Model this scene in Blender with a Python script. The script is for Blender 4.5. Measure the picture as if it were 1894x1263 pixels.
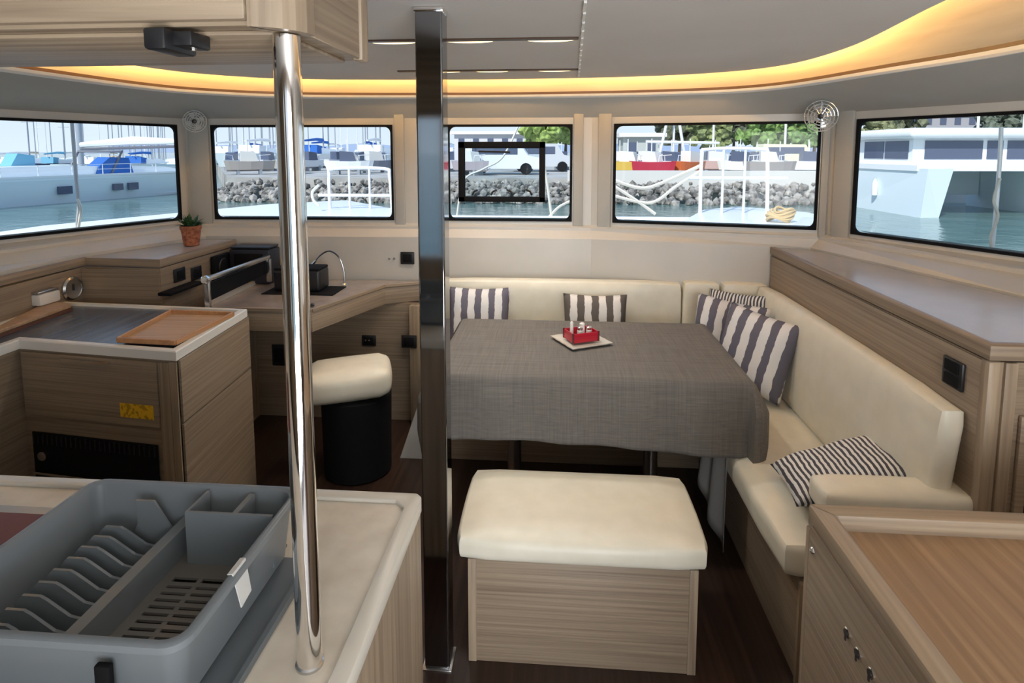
import bpy, bmesh, math, random
from mathutils import Vector, Matrix, noise
R = random.Random(7)
C = bpy.context.scene.collection
for o in list(bpy.data.objects): bpy.data.objects.remove(o)
# ------------------------------------------------------------------ camera
F, CX, CY, H = 1100.0, 947.0, 392.0, 1.6
TH = math.atan(112 / F); PS = math.atan(85 / F * math.cos(TH))
fw = Vector((-math.sin(PS) * math.cos(TH), math.cos(PS) * math.cos(TH), -math.sin(TH)))
rt = Vector((math.cos(PS), math.sin(PS), 0)); up = rt.cross(fw)
cam = bpy.data.objects.new('camera', bpy.data.cameras.new('camera')); C.objects.link(cam)
m = Matrix((rt, up, -fw)).transposed().to_4x4(); m.translation = (0, 0, H); cam.matrix_world = m
cam.data.sensor_width = 36; cam.data.lens = 36 * F / 1894
cam.data.shift_y = -(631.5 - CY) / 1894; cam.data.clip_start = .02; cam.data.clip_end = 6000
bpy.context.scene.camera = cam
def at(px, py, x=None, y=None, z=None):
    "the point of the plane x=, y= or z= that stands at this place of the photograph"
    d = fw + rt * ((px - CX) / F) + up * (-(py - CY) / F)
    t = x / d.x if x is not None else (y / d.y if y is not None else (z - H) / d.z)
    return Vector((0, 0, H)) + d * t
# ------------------------------------------------------------------ light
sc = bpy.context.scene
sc.view_settings.view_transform = 'Standard'; sc.view_settings.look = 'None'
sc.view_settings.gamma = 1; sc.view_settings.use_curve_mapping = False; sc.view_settings.exposure = 0.0
w = bpy.data.worlds.new('sky'); sc.world = w; w.use_nodes = True; nt = w.node_tree; nt.nodes.clear()
out = nt.nodes.new('ShaderNodeOutputWorld'); bg = nt.nodes.new('ShaderNodeBackground')
tc = nt.nodes.new('ShaderNodeTexCoord'); sp = nt.nodes.new('ShaderNodeSeparateXYZ'); rp = nt.nodes.new('ShaderNodeValToRGB')
nz = nt.nodes.new('ShaderNodeTexNoise'); nz.inputs['Scale'].default_value = 3
ad = nt.nodes.new('ShaderNodeMath'); ad.operation = 'MULTIPLY_ADD'; ad.inputs[1].default_value = .12
nt.links.new(tc.outputs['Generated'], nz.inputs['Vector']); nt.links.new(tc.outputs['Generated'], sp.inputs[0])
nt.links.new(nz.outputs['Fac'], ad.inputs[0]); nt.links.new(sp.outputs['Z'], ad.inputs[2]); nt.links.new(ad.outputs[0], rp.inputs[0])
rp.color_ramp.elements[0].position = .04; rp.color_ramp.elements[0].color = (.80, .90, 1, 1)
rp.color_ramp.elements[1].position = .6; rp.color_ramp.elements[1].color = (.30, .50, .85, 1)
nt.links.new(rp.outputs[0], bg.inputs[0]); bg.inputs[1].default_value = 1.08; nt.links.new(bg.outputs[0], out.inputs[0])
def light(name, kind, loc, rot, energy, color, **k):
    d = bpy.data.lights.new(name, kind); d.energy = energy; d.color = color
    for a, v in k.items(): setattr(d, a, v)
    o = bpy.data.objects.new(name, d); C.objects.link(o); o.location = loc; o.rotation_euler = rot; return o
light('sun', 'SUN', (0, 0, 20), (math.radians(48), 0, math.radians(-28)), 4.6, (1, .96, .9), angle=.02)
light('doorway_daylight', 'AREA', (.9, -1.46, 1.2), (math.radians(90), 0, 0), 56, (.98, .99, 1), shape='RECTANGLE', size=1.4, size_y=1.3)
light('ceiling_fill', 'AREA', (.5, -1.4, .35), (math.radians(128), 0, 0), 42, (.96, .98, 1), shape='RECTANGLE', size=1.8, size_y=.6)  # added upward fill for the ceiling, stands in for daylight off the cockpit sole
# ------------------------------------------------------------------ materials
def newmat(n, col, rough=.5, metal=0, spec=None):
    m = bpy.data.materials.new(n); m.use_nodes = True; b = m.node_tree.nodes['Principled BSDF']
    b.inputs['Base Color'].default_value = (*col, 1); b.inputs['Roughness'].default_value = rough; b.inputs['Metallic'].default_value = metal
    if spec is not None: b.inputs['Specular IOR Level'].default_value = spec
    return m
def noisy(m, col, col2, scale=(5, 5, 5), detail=4, lo=.35, hi=.65, bump=0, coord='Object', ns=1.0, dist=0):
    t = m.node_tree; b = t.nodes['Principled BSDF']; tc = t.nodes.new('ShaderNodeTexCoord'); mp = t.nodes.new('ShaderNodeMapping')
    n = t.nodes.new('ShaderNodeTexNoise'); r = t.nodes.new('ShaderNodeValToRGB'); mp.inputs['Scale'].default_value = scale
    n.inputs['Scale'].default_value = ns; n.inputs['Detail'].default_value = detail; n.inputs['Distortion'].default_value = dist
    r.color_ramp.elements[0].position = lo; r.color_ramp.elements[1].position = hi
    r.color_ramp.elements[0].color = (*col, 1); r.color_ramp.elements[1].color = (*col2, 1)
    t.links.new(tc.outputs[coord], mp.inputs[0]); t.links.new(mp.outputs[0], n.inputs['Vector']); t.links.new(n.outputs['Fac'], r.inputs[0])
    t.links.new(r.outputs[0], b.inputs['Base Color'])
    if bump:
        u = t.nodes.new('ShaderNodeBump'); u.inputs['Strength'].default_value = bump; u.inputs['Distance'].default_value = .003
        t.links.new(n.outputs['Fac'], u.inputs['Height']); t.links.new(u.outputs[0], b.inputs['Normal'])
    return m
def wood(n, a, c, axis='x', rough=.45):
    s = [55, 55, 55]; s['xyz'.index(axis)] = 1.6
    return noisy(newmat(n, a, rough), c, a, s, 5, .3, .68, .25, dist=.6)
OA, OB = (.40, .31, .215), (.215, .157, .108)
woodx, woody, woodz = wood('oak_x', OA, OB, 'x'), wood('oak_y', OA, OB, 'y'), wood('oak_z', OA, OB, 'z')
woodh = noisy(newmat('oak_horizontal', OA, .45), (.205, .15, .105), (.335, .258, .18), (1.6, 1.6, 135), 6, .28, .68, .25, dist=.35)
wooddesk = wood('oak_warm', (.36, .235, .135), (.235, .145, .08), 'y')
floorm = wood('dark_floor', (.045, .022, .014), (.02, .01, .007), 'y', .35)
ply = noisy(newmat('valance_wood', (.6, .5, .3), .6), (.62, .50, .34), (.72, .60, .42), (2, 2, 30), 4)
lipm = newmat('lip_wood', (.09, .05, .03), .4)
cream = noisy(newmat('cream_leather', (.7, .65, .5), .42), (.72, .68, .56), (.77, .73, .61), (14, 14, 14), 6, bump=.12)
wallm = noisy(newmat('gelcoat', (.6, .6, .56), .36), (.50, .48, .44), (.54, .52, .48), (3, 3, 3))
head = noisy(newmat('headliner', (.5, .5, .46), .8), (.40, .385, .35), (.43, .415, .38), (3, 3, 3))
ceilm = noisy(newmat('ceiling_liner', (.6, .58, .55), .7), (.60, .575, .54), (.64, .61, .58), (2, 2, 2))
grey_lam = noisy(newmat('grey_laminate', (.3, .27, .26), .22), (.37, .345, .34), (.40, .375, .37), (6, 6, 6))
stone = noisy(newmat('beige_worktop', (.6, .5, .4), .28), (.62, .55, .45), (.76, .70, .60), (12, 12, 12), 8, .35, .7)
fiddle = newmat('pale_fiddle', (.66, .62, .54), .3)
black = newmat('black_plastic', (.012, .012, .014), .4); matt = newmat('matt_black', (.005, .005, .006), .8, 0, .2)
glassblk = noisy(newmat('dark_slate_top', (.06, .07, .09), .22), (.075, .09, .12), (.11, .13, .165), (40, 2, 10), rough if False else 4)
chrome = newmat('chrome', (.86, .84, .82), .07, 1); mirror = newmat('polished_post', (.30, .31, .33), .06, 1); steel = newmat('steel', (.6, .6, .6), .25, 1)
white = newmat('white_gelcoat', (.85, .87, .88), .3); whitep = newmat('white_plastic', (.7, .69, .65), .35)
rackm = newmat('grey_rack_plastic', (.165, .185, .20), .3); rackd = newmat('grey_rack_dark', (.13, .15, .165), .4)
cloth = noisy(newmat('grey_linen', (.2, .18, .16), .95), (.122, .110, .098), (.178, .162, .145), (5, 170, 170), 3, .2, .8, bump=.25)
def weave(m):
    t = m.node_tree; b = t.nodes['Principled BSDF']; base = b.inputs['Base Color'].links[0].from_socket
    tc = t.nodes.new('ShaderNodeTexCoord'); mp = t.nodes.new('ShaderNodeMapping'); n = t.nodes.new('ShaderNodeTexNoise'); n.inputs['Scale'].default_value = 1; n.inputs['Detail'].default_value = 3
    mp.inputs['Scale'].default_value = (170, 5, 5); x = t.nodes.new('ShaderNodeMix'); x.data_type = 'RGBA'; x.blend_type = 'MULTIPLY'; x.inputs[0].default_value = 1
    r_ = t.nodes.new('ShaderNodeValToRGB'); r_.color_ramp.elements[0].color = (.86, .86, .86, 1); r_.color_ramp.elements[1].color = (1.1, 1.1, 1.1, 1); r_.color_ramp.elements[0].position = .3; r_.color_ramp.elements[1].position = .7
    t.links.new(tc.outputs['Object'], mp.inputs[0]); t.links.new(mp.outputs[0], n.inputs['Vector']); t.links.new(n.outputs['Fac'], r_.inputs[0]); t.links.new(base, x.inputs[6]); t.links.new(r_.outputs[0], x.inputs[7]); t.links.new(x.outputs[2], b.inputs['Base Color'])
weave(cloth)
linen2 = newmat('pale_liner', (.36, .35, .34), .9)
red = newmat('red_plastic', (.45, .01, .03), .3); redsink = newmat('dark_red_bowl', (.12, .015, .02), .35)
terra = noisy(newmat('terracotta', (.4, .13, .06), .8), (.22, .06, .03), (.45, .17, .08), (60, 60, 60)); leaf = newmat('leaf_green', (.035, .09, .03), .5)
soil = newmat('soil', (.02, .014, .01), .9)
traym = wood('tray_wood', (.52, .28, .13), (.40, .20, .09), 'y'); board = wood('board_wood', (.50, .33, .20), (.38, .24, .13), 'x')
boardedge = newmat('board_edge', (.12, .05, .03), .5); yellow = noisy(newmat('yellow_label', (.8, .5, .02), .5), (.80, .48, .02), (.45, .25, .01), (60, 10, 40), 2, .5, .56)
grey = newmat('grey_metal', (.35, .35, .34), .35, .6); ink = newmat('ink', (.02, .02, .02), .6)
bluec = newmat('blue_canvas', (.02, .12, .42), .8); cyanc = newmat('pale_blue_canvas', (.16, .42, .58), .8); tint = newmat('tinted_glass', (.09, .11, .17), .1)
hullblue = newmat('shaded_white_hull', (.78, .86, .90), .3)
def emit(n, col, s):
    m = newmat(n, col); b = m.node_tree.nodes['Principled BSDF']; b.inputs['Emission Color'].default_value = (*col, 1); b.inputs['Emission Strength'].default_value = s; return m
led = emit('warm_led', (1, .60, .20), 32); glowm = emit('spot_glow', (1, .72, .35), 3.2)
def glassmat():
    m = bpy.data.materials.new('window_glass'); m.use_nodes = True; t = m.node_tree; t.nodes.clear()
    o = t.nodes.new('ShaderNodeOutputMaterial'); x = t.nodes.new('ShaderNodeMixShader'); a = t.nodes.new('ShaderNodeBsdfTransparent'); g = t.nodes.new('ShaderNodeBsdfGlossy')
    a.inputs[0].default_value = (.93, .97, .98, 1); g.inputs['Roughness'].default_value = .02; x.inputs[0].default_value = .015
    t.links.new(a.outputs[0], x.inputs[1]); t.links.new(g.outputs[0], x.inputs[2]); t.links.new(x.outputs[0], o.inputs[0]); return m
glass = glassmat()
def stripes(n, a, c, period, frac=.5, axis=0, wob=.006):
    m = newmat(n, a, .9); t = m.node_tree; b = t.nodes['Principled BSDF']
    tc = t.nodes.new('ShaderNodeTexCoord'); s = t.nodes.new('ShaderNodeSeparateXYZ'); nz = t.nodes.new('ShaderNodeTexNoise'); nz.inputs['Scale'].default_value = 22
    def M(op, *v):
        q = t.nodes.new('ShaderNodeMath'); q.operation = op
        for i, x in enumerate(v):
            if isinstance(x, (int, float)): q.inputs[i].default_value = x
            else: t.links.new(x, q.inputs[i])
        return q.outputs[0]
    t.links.new(tc.outputs['Object'], s.inputs[0]); t.links.new(tc.outputs['Object'], nz.inputs['Vector'])
    v = M('ADD', s.outputs[axis], M('MULTIPLY', M('SUBTRACT', nz.outputs['Fac'], .5), wob * 3))
    f = M('LESS_THAN', M('FRACT', M('ADD', M('DIVIDE', v, period), 50.25)), frac)
    x = t.nodes.new('ShaderNodeMix'); x.data_type = 'RGBA'; x.inputs[6].default_value = (*a, 1); x.inputs[7].default_value = (*c, 1)
    t.links.new(f, x.inputs[0]); t.links.new(x.outputs[2], b.inputs['Base Color']); return m
str_wide = stripes('wide_stripes', (.70, .69, .68), (.125, .12, .155), .075, .48)
str_brown = stripes('brownish_stripes', (.70, .68, .65), (.115, .10, .09), .078, .5)
str_fine = stripes('fine_stripes', (.74, .73, .72), (.07, .068, .08), .0165, .5, 0, .004)
# ------------------------------------------------------------------ geometry helpers
class MB:
    def __init__(s): s.v = []; s.f = []; s.sm = False
    def add(s, vs, fs):
        n = len(s.v); s.v += [Vector(v) for v in vs]; s.f += [[i + n for i in f] for f in fs]; return s
    def box(s, x0, x1, y0, y1, z0, z1):
        return s.add([(x, y, z) for z in (z0, z1) for y in (y0, y1) for x in (x0, x1)], [(0, 2, 3, 1), (4, 5, 7, 6), (0, 1, 5, 4), (2, 6, 7, 3), (0, 4, 6, 2), (1, 3, 7, 5)])
    def bm(s, b):
        b.verts.index_update(); s.add([v.co.copy() for v in b.verts], [[v.index for v in f.verts] for f in b.faces]); b.free(); return s
    def rbox(s, x0, x1, y0, y1, z0, z1, r=.01, seg=2, mat=None, puff=0):
        b = bmesh.new(); bmesh.ops.create_cube(b, size=1)
        for v in b.verts: v.co = Vector(((x0 + x1) / 2 + v.co.x * (x1 - x0), (y0 + y1) / 2 + v.co.y * (y1 - y0), (z0 + z1) / 2 + v.co.z * (z1 - z0)))
        if puff:
            bmesh.ops.subdivide_edges(b, edges=b.edges[:], cuts=7, use_grid_fill=True)
            for v in b.verts:
                u = [(2 * (v.co[i] - (x0, y0, z0)[i]) / ((x1 - x0, y1 - y0, z1 - z0)[i]) - 1) for i in range(3)]
                c = Vector(((x0 + x1) / 2, (y0 + y1) / 2, (z0 + z1) / 2)); h = Vector(((x1 - x0) / 2, (y1 - y0) / 2, (z1 - z0) / 2))
                # superellipsoid-like rounding with radius r
                p = v.co - c; q = Vector([max(-h[i] + r, min(h[i] - r, p[i])) for i in range(3)]); d = p - q
                if d.length > 1e-6: d = d.normalized() * r
                v.co = c + q + d
                for i in range(3):
                    j, k = (i + 1) % 3, (i + 2) % 3
                    if abs(u[i]) > .99: v.co[i] += math.copysign(puff * (1 - u[j] ** 2) * (1 - u[k] ** 2), u[i])
        elif r > 0: bmesh.ops.bevel(b, geom=b.edges[:] + b.verts[:], offset=r, segments=seg, profile=.5, affect='EDGES')
        if mat is not None: bmesh.ops.transform(b, matrix=mat, verts=b.verts)
        s.sm = True; return s.bm(b)
    def prism(s, pts, z0, z1, r=0, seg=2):
        b = bmesh.new(); lo = [b.verts.new((p[0], p[1], z0)) for p in pts]; hi = [b.verts.new((p[0], p[1], z1)) for p in pts]; n = len(pts)
        b.faces.new(lo[::-1]); b.faces.new(hi)
        for i in range(n): b.faces.new((lo[i], lo[(i + 1) % n], hi[(i + 1) % n], hi[i]))
        bmesh.ops.recalc_face_normals(b, faces=b.faces)
        if r: bmesh.ops.bevel(b, geom=b.edges[:] + b.verts[:], offset=r, segments=seg, profile=.5, affect='EDGES'); s.sm = True
        return s.bm(b)
    def extr(s, pts, d):
        "closed 3-D outline extruded along vector d"
        n = len(pts); d = Vector(d); P = [Vector(p) for p in pts]; b = bmesh.new()
        lo = [b.verts.new(p) for p in P]; hi = [b.verts.new(p + d) for p in P]; b.faces.new(lo[::-1]); b.faces.new(hi)
        for i in range(n): b.faces.new((lo[i], lo[(i + 1) % n], hi[(i + 1) % n], hi[i]))
        bmesh.ops.recalc_face_normals(b, faces=b.faces); return s.bm(b)
    def tube(s, pts, r, seg=10, caps=True):
        P = [Vector(p) for p in pts]; n = len(P); vs = []; rr = r if isinstance(r, (list, tuple)) else [r] * n; ref = None
        for i, p in enumerate(P):
            t = (P[min(i + 1, n - 1)] - P[max(i - 1, 0)]).normalized()
            if ref is None: ref = t.orthogonal().normalized()
            ref = (ref - t * ref.dot(t)).normalized(); q = t.cross(ref)
            for k in range(seg):
                a = 2 * math.pi * k / seg; vs.append(p + (ref * math.cos(a) + q * math.sin(a)) * rr[i])
        fs = [(i * seg + k, i * seg + (k + 1) % seg, (i + 1) * seg + (k + 1) % seg, (i + 1) * seg + k) for i in range(n - 1) for k in range(seg)]
        if caps: fs += [tuple(range(seg))[::-1], tuple((n - 1) * seg + k for k in range(seg))]
        s.sm = True; return s.add(vs, fs)
    def lathe(s, c, prof, seg=20, axis='z'):
        vs = []; c = Vector(c)
        for r, h in prof:
            for k in range(seg):
                a = 2 * math.pi * k / seg; p = (r * math.cos(a), r * math.sin(a), h)
                if axis == 'y': p = (p[0], p[2], p[1])
                if axis == 'x': p = (p[2], p[0], p[1])
                vs.append(Vector(c) + Vector(p))
        n = len(prof); fs = [(i * seg + k, i * seg + (k + 1) % seg, (i + 1) * seg + (k + 1) % seg, (i + 1) * seg + k) for i in range(n - 1) for k in range(seg)]
        fs += [tuple(range(seg))[::-1], tuple((n - 1) * seg + k for k in range(seg))]; s.sm = True; return s.add(vs, fs)
    def grid(s, nu, nv, fn):
        vs = [fn(i / nu, j / nv) for j in range(nv + 1) for i in range(nu + 1)]
        s.sm = True; return s.add(vs, [(j * (nu + 1) + i, j * (nu + 1) + i + 1, (j + 1) * (nu + 1) + i + 1, (j + 1) * (nu + 1) + i) for j in range(nv) for i in range(nu)])
ORG = {}
def tag(o, label=None, cat=None, group=None, kind=None):
    for k, v in (('label', label), ('category', cat), ('group', group), ('kind', kind)):
        if v: o[k] = v
    return o
def empty(name, loc, label, cat, group=None):
    o = bpy.data.objects.new(name, None); C.objects.link(o); o.location = loc; o.empty_display_size = .1; ORG[o.name] = Vector(loc); return tag(o, label, cat, group)
def obj(name, mb, mat, parent=None, label=None, cat=None, group=None, kind=None, smooth=None, solid=0, fixn=True):
    me = bpy.data.meshes.new(name)
    if parent is not None: org = ORG[parent.name]
    else:
        org = Vector([(min(v[i] for v in mb.v) + max(v[i] for v in mb.v)) / 2 for i in range(3)]); org.z = min(v.z for v in mb.v)
    me.from_pydata([v - org for v in mb.v], [], mb.f); me.validate()
    if fixn:
        b = bmesh.new(); b.from_mesh(me); bmesh.ops.recalc_face_normals(b, faces=b.faces); b.to_mesh(me); b.free()
    o = bpy.data.objects.new(name, me); C.objects.link(o); me.materials.append(mat)
    if mb.sm if smooth is None else smooth: me.polygons.foreach_set('use_smooth', [True] * len(me.polygons)); me.set_sharp_from_angle(angle=math.radians(38))
    if parent is not None: o.parent = parent
    else: o.location = org
    ORG[o.name] = org
    if solid: md = o.modifiers.new('thick', 'SOLIDIFY'); md.thickness = solid; md.offset = 0
    return tag(o, label, cat, group, kind)
def struct(name, mb, mat, parent=None, **k): return obj(name, mb, mat, parent, kind=None if parent else 'structure', **k)
def kids(o): return [c for c in bpy.data.objects if c.parent == o]
def dup(o, loc, rz=0, label=None, parent=None):
    c = o.copy(); C.objects.link(c)
    if parent is None: c.location = loc; c.rotation_euler.z = rz
    else: c.parent = parent
    if label: c['label'] = label
    for ch in kids(o): dup(ch, None, parent=c)
    return c
# ------------------------------------------------------------------ room shell
ZL, ZH = 1.183, 1.757
W = [(-3.57, .35), (-2.29, 3.53), (-.83, 3.58), (.2, 3.58), (1.43, 3.28), (3.03, .35)]       # line of the windows
L = [(-2.42, .35), (-2.15, 3.46), (-.83, 3.50), (.2, 3.50), (1.36, 3.28), (2.3, .35)]          # line of the wall below them
Lmid = {0: (-2.385, 2.82), 4: (1.68, 2.2)}
names = ['wall_left', 'wall_front', 'wall_front', 'wall_front', 'wall_right']
wins = {0: [(1.95, 3.475)], 1: [(-2.125, -1.005)], 2: [(-.664, .082)], 3: [(.33, 1.385)], 4: [(1.35, 3.145)]}  # by y on the sides, by x in front
walls = {n: MB() for n in ('wall_left', 'wall_front', 'wall_right')}
window_n = 0
def seg_pt(i, s):
    a, b = Vector(W[i]), Vector(W[i + 1]); k = 1 if i in (0, 4) else 0
    return a + (b - a) * ((s - a[k]) / (b[k] - a[k]))
ORDER = [0, 1, 2, 3, 4]
for i in ORDER:
    mb = walls[names[i]]; a, b = Vector(W[i]), Vector(W[i + 1]); k = 1 if i in (0, 4) else 0
    s0, s1 = sorted(wins[i][0]); p, q = seg_pt(i, s0), seg_pt(i, s1)
    if (p - a).length > (q - a).length: p, q = q, p
    def quad(u, v, z0, z1): mb.add([(u.x, u.y, z0), (v.x, v.y, z0), (v.x, v.y, z1), (u.x, u.y, z1)], [(0, 1, 2, 3)])
    quad(a, p, ZL, ZH); quad(q, b, ZL, ZH); quad(a, b, ZH, 1.80)
    quad(a, b, 1.16, ZL)
    la, lb = Vector(L[i]), Vector(L[i + 1]); lp = [la] + ([Vector(Lmid[i])] if i in Lmid else []) + [lb]
    wp = [a] + ([seg_pt(i, Lmid[i][1])] if i in Lmid else []) + [b]
    for j in range(len(lp) - 1):
        A, B, P, Q = wp[j], wp[j + 1], lp[j], lp[j + 1]
        A2, B2 = A.lerp(P, .45), B.lerp(Q, .45)
        mb.add([(A.x, A.y, 1.16), (B.x, B.y, 1.16), (B2.x, B2.y, 1.145), (A2.x, A2.y, 1.145), (B2.x, B2.y, 1.13), (A2.x, A2.y, 1.13), (Q.x, Q.y, 1.085), (P.x, P.y, 1.085), (Q.x, Q.y, 0), (P.x, P.y, 0)],
               [(0, 1, 2, 3), (3, 2, 4, 5), (5, 4, 6, 7), (7, 6, 8, 9)])
    # the window: gasket and pane
    window_n += 1; d = (q - p).normalized(); nrm = Vector((d.y, -d.x)); Lw = (q - p).length
    if nrm.dot(Vector((0, 1.5)) - p) < 0: nrm = -nrm
    def ring(inset, r, n=5):
        x0, x1, z0, z1 = inset, Lw - inset, ZL + inset, ZH - inset; o = []
        for cx, cz, a0 in ((x1 - r, z1 - r, 0), (x0 + r, z1 - r, 90), (x0 + r, z0 + r, 180), (x1 - r, z0 + r, 270)):
            for t in range(n): g = math.radians(a0 + 90 * t / (n - 1)); o.append((cx + r * math.cos(g), cz + r * math.sin(g)))
        return o
    def to3(uv, off): return (p.x + d.x * uv[0] + nrm.x * off, p.y + d.y * uv[0] + nrm.y * off, uv[1])
    o1, o2 = ring(-.004, .001), ring(.010, .035); n = len(o1)
    vs = [to3(u, .006) for u in o1] + [to3(u, .006) for u in o2] + [to3(u, -.012) for u in o2]
    gk = MB().add(vs, [(t, (t + 1) % n, n + (t + 1) % n, n + t) for t in range(n)] + [(n + t, n + (t + 1) % n, 2 * n + (t + 1) % n, 2 * n + t) for t in range(n)])
    wo = struct('window_%d' % window_n, gk, matt, fixn=False)
    struct('pane', MB().add([to3(u, -.010) for u in ((0, ZL), (Lw, ZL), (Lw, ZH), (0, ZH))], [(0, 1, 2, 3)]), glass, wo)
    # outer sill of the coachroof
    sl = MB(); e0, e1 = p - nrm * .05, q - nrm * .05; f0, f1 = p - nrm * .16, q - nrm * .16
    sl.add([(e0.x, e0.y, 1.195), (e1.x, e1.y, 1.195), (f1.x, f1.y, 1.17), (f0.x, f0.y, 1.17), (f1.x, f1.y, 1.0), (f0.x, f0.y, 1.0)], [(0, 1, 2, 3), (3, 2, 4, 5)])
    struct('trim_%d' % (20 + window_n), sl, white)
# side walls running aft, aft wall with doorway and a narrow side light
walls['wall_left'].add([(-3.57, .35, 2), (-3.57, -1.5, 2), (-3.57, -1.5, 0), (-3.57, .35, 0)], [(0, 1, 2, 3)]).add([(-3.57, .35, 0), (-2.5, .35, 0), (-2.5, .35, 1.085), (-3.57, .35, 1.085)], [(0, 1, 2, 3)])
walls['wall_right'].add([(3.03, .35, 2), (3.03, -1.5, 2), (3.03, -1.5, 0), (3.03, .35, 0)], [(0, 1, 2, 3)]).add([(3.03, .35, 0), (2.3, .35, 0), (2.3, .35, 1.085), (3.03, .35, 1.085)], [(0, 1, 2, 3)])
for n, mb in walls.items(): struct(n, mb, wallm, smooth=False)
aft = MB()
for x0, x1, z0, z1 in ((-3.57, -1.17, 0, 2), (-1.17, -.94, 0, .72), (-1.17, -.94, 1.88, 2), (-.94, -.5, 0, 2), (-.5, 1.6, 1.9, 2), (1.6, 3.03, 0, 2)):
    aft.box(x0, x1, -1.56, -1.5, z0, z1)
struct('wall_back', aft, woodz)
fr = MB()
for x0, x1, z0, z1 in ((-1.175, -1.155, .71, 1.89), (-.955, -.935, .71, 1.89), (-1.155, -.955, .71, .735), (-1.155, -.955, 1.865, 1.89)): fr.box(x0, x1, -1.52, -1.485, z0, z1)
w6 = struct('window_6', fr, white); struct('pane', MB().box(-1.16, -.95, -1.54, -1.535, .73, 1.87), glass, w6)
struct('floor', MB().box(-3.6, 3.1, -1.56, 3.6, -.05, 0), floorm)
struct('trim_30', MB().box(-3.9, 3.4, -3.6, 3.75, 2.16, 2.2), white)   # unseen coachroof, extended aft to block sky light and sun
struct('trim_31', MB().box(-3.9, 3.4, -3.6, -1.56, -.05, 0), white)    # cockpit sole
# ceiling panel, light cove, valance, headliner
def cat(P, n=8):
    P = [Vector(p) for p in P]; o = []
    for i in range(len(P) - 1):
        a, b, c, d = P[max(i - 1, 0)], P[i], P[i + 1], P[min(i + 2, len(P) - 1)]
        for k in range(n):
            t = k / n; o.append(.5 * ((2 * b) + (c - a) * t + (2 * a - 5 * b + 4 * c - d) * t * t + (3 * b - a - 3 * c + d) * t ** 3))
    return o + [P[-1]]
A = cat([(-2.1, .35, 2), (-2.1, 1.4, 2)] + [tuple(at(x, y, z=2.0)) for x, y in ((240, 120), (430, 141), (600, 147), (900, 147), (1200, 141), (1414, 126), (1560, 91), (1750, 0))] + [(.98, 1.1, 2), (.95, .35, 2)])
ZB = 1.94
B = cat([(-2.12, .35, ZB), (-2.14, 1.4, ZB)] + [tuple(at(x, y, z=ZB)) for x, y in ((240, 149), (430, 166), (600, 171), (900, 171), (1200, 166), (1414, 155), (1650, 117), (1894, 73))] + [(1.5, 1.1, ZB), (1.52, .35, ZB)])
NA = len(A)
cl = MB(); lo = [(p.x, p.y, 2.0) for p in A]; cl.prism(lo, 2.0, 2.03)
ceil = struct('ceiling', cl, ceilm)
struct('trim_1', MB().box(-3.6, 3.1, -1.56, .35, 2.0, 2.03), ceilm)
def offs(P, d):
    o = []
    for i, p in enumerate(P):
        t = (P[min(i + 1, len(P) - 1)] - P[max(i - 1, 0)]); n = Vector((-t.y, t.x, 0)).normalized(); o.append(p + n * d)
    return o
def ribbon(P, Q): n = len(P); return MB().add(list(P) + list(Q), [(i, i + 1, n + i + 1, n + i) for i in range(n - 1)])
setz = lambda P, z: [Vector((p.x, p.y, z)) for p in P]
cove = ribbon(setz(B, ZB), [Vector((a.x, a.y, 2.0)).lerp(Vector((b.x, b.y, 2.0)), .35) + Vector((0, 0, .055)) for a, b in zip(A, B)]); cove.sm = True
cv = struct('trim_2', cove, ply, fixn=False)
struct('trim_3', ribbon(setz([a.lerp(b, .35) for a, b in zip(A, B)], 2.055), setz(A, 2.06)), ply, fixn=False)
le = ribbon(setz(offs(A, .004), 2.006), setz(offs(A, .004), 2.027)); obj('light_strip', le, led, label='warm glowing light strip behind the curved ceiling edge', cat='light', fixn=False)
struct('trim_4', ribbon(setz(B, ZB + .002), setz(B, ZB - .014)), lipm, fixn=False)
def lipring(d0, z0, d1, z1): return ribbon(setz(offs(B, d0), z0), setz(offs(B, d1), z1))
roll = MB(); pr = [(0, ZB - .014), (.012, ZB - .026), (.03, ZB - .034), (.05, ZB - .034)]
for (d0, z0), (d1, z1) in zip(pr[:-1], pr[1:]):
    r_ = lipring(d0 * .6, z0, d1 * .6, z1); roll.add(r_.v, r_.f)
roll.sm = True; struct('trim_5', roll, whitep, fixn=False)
# outer edge of the headliner on the window line
CC = Vector((-.3, .9)); Wp = [Vector(p) for p in W]
def hitW(b):
    d = (Vector((b.x, b.y)) - CC); best = None
    for i in range(len(Wp) - 1):
        p, e = Wp[i], Wp[i + 1] - Wp[i]; den = d.x * e.y - d.y * e.x
        if abs(den) < 1e-9: continue
        t = ((p - CC).x * e.y - (p - CC).y * e.x) / den; u = ((p - CC).x * d.y - (p - CC).y * d.x) / den
        if t > 0 and -.0001 <= u <= 1.0001 and (best is None or t < best): best = t
    if best is None: return Wp[0] if b.x < 0 else Wp[-1]
    return CC + d * best
Hd = [Vector((*hitW(b), 1.80)) for b in B]
hl = ribbon(setz(offs(B, .03), ZB - .034), Hd); hl.sm = True
struct('trim_6', hl, head, fixn=False)
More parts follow.
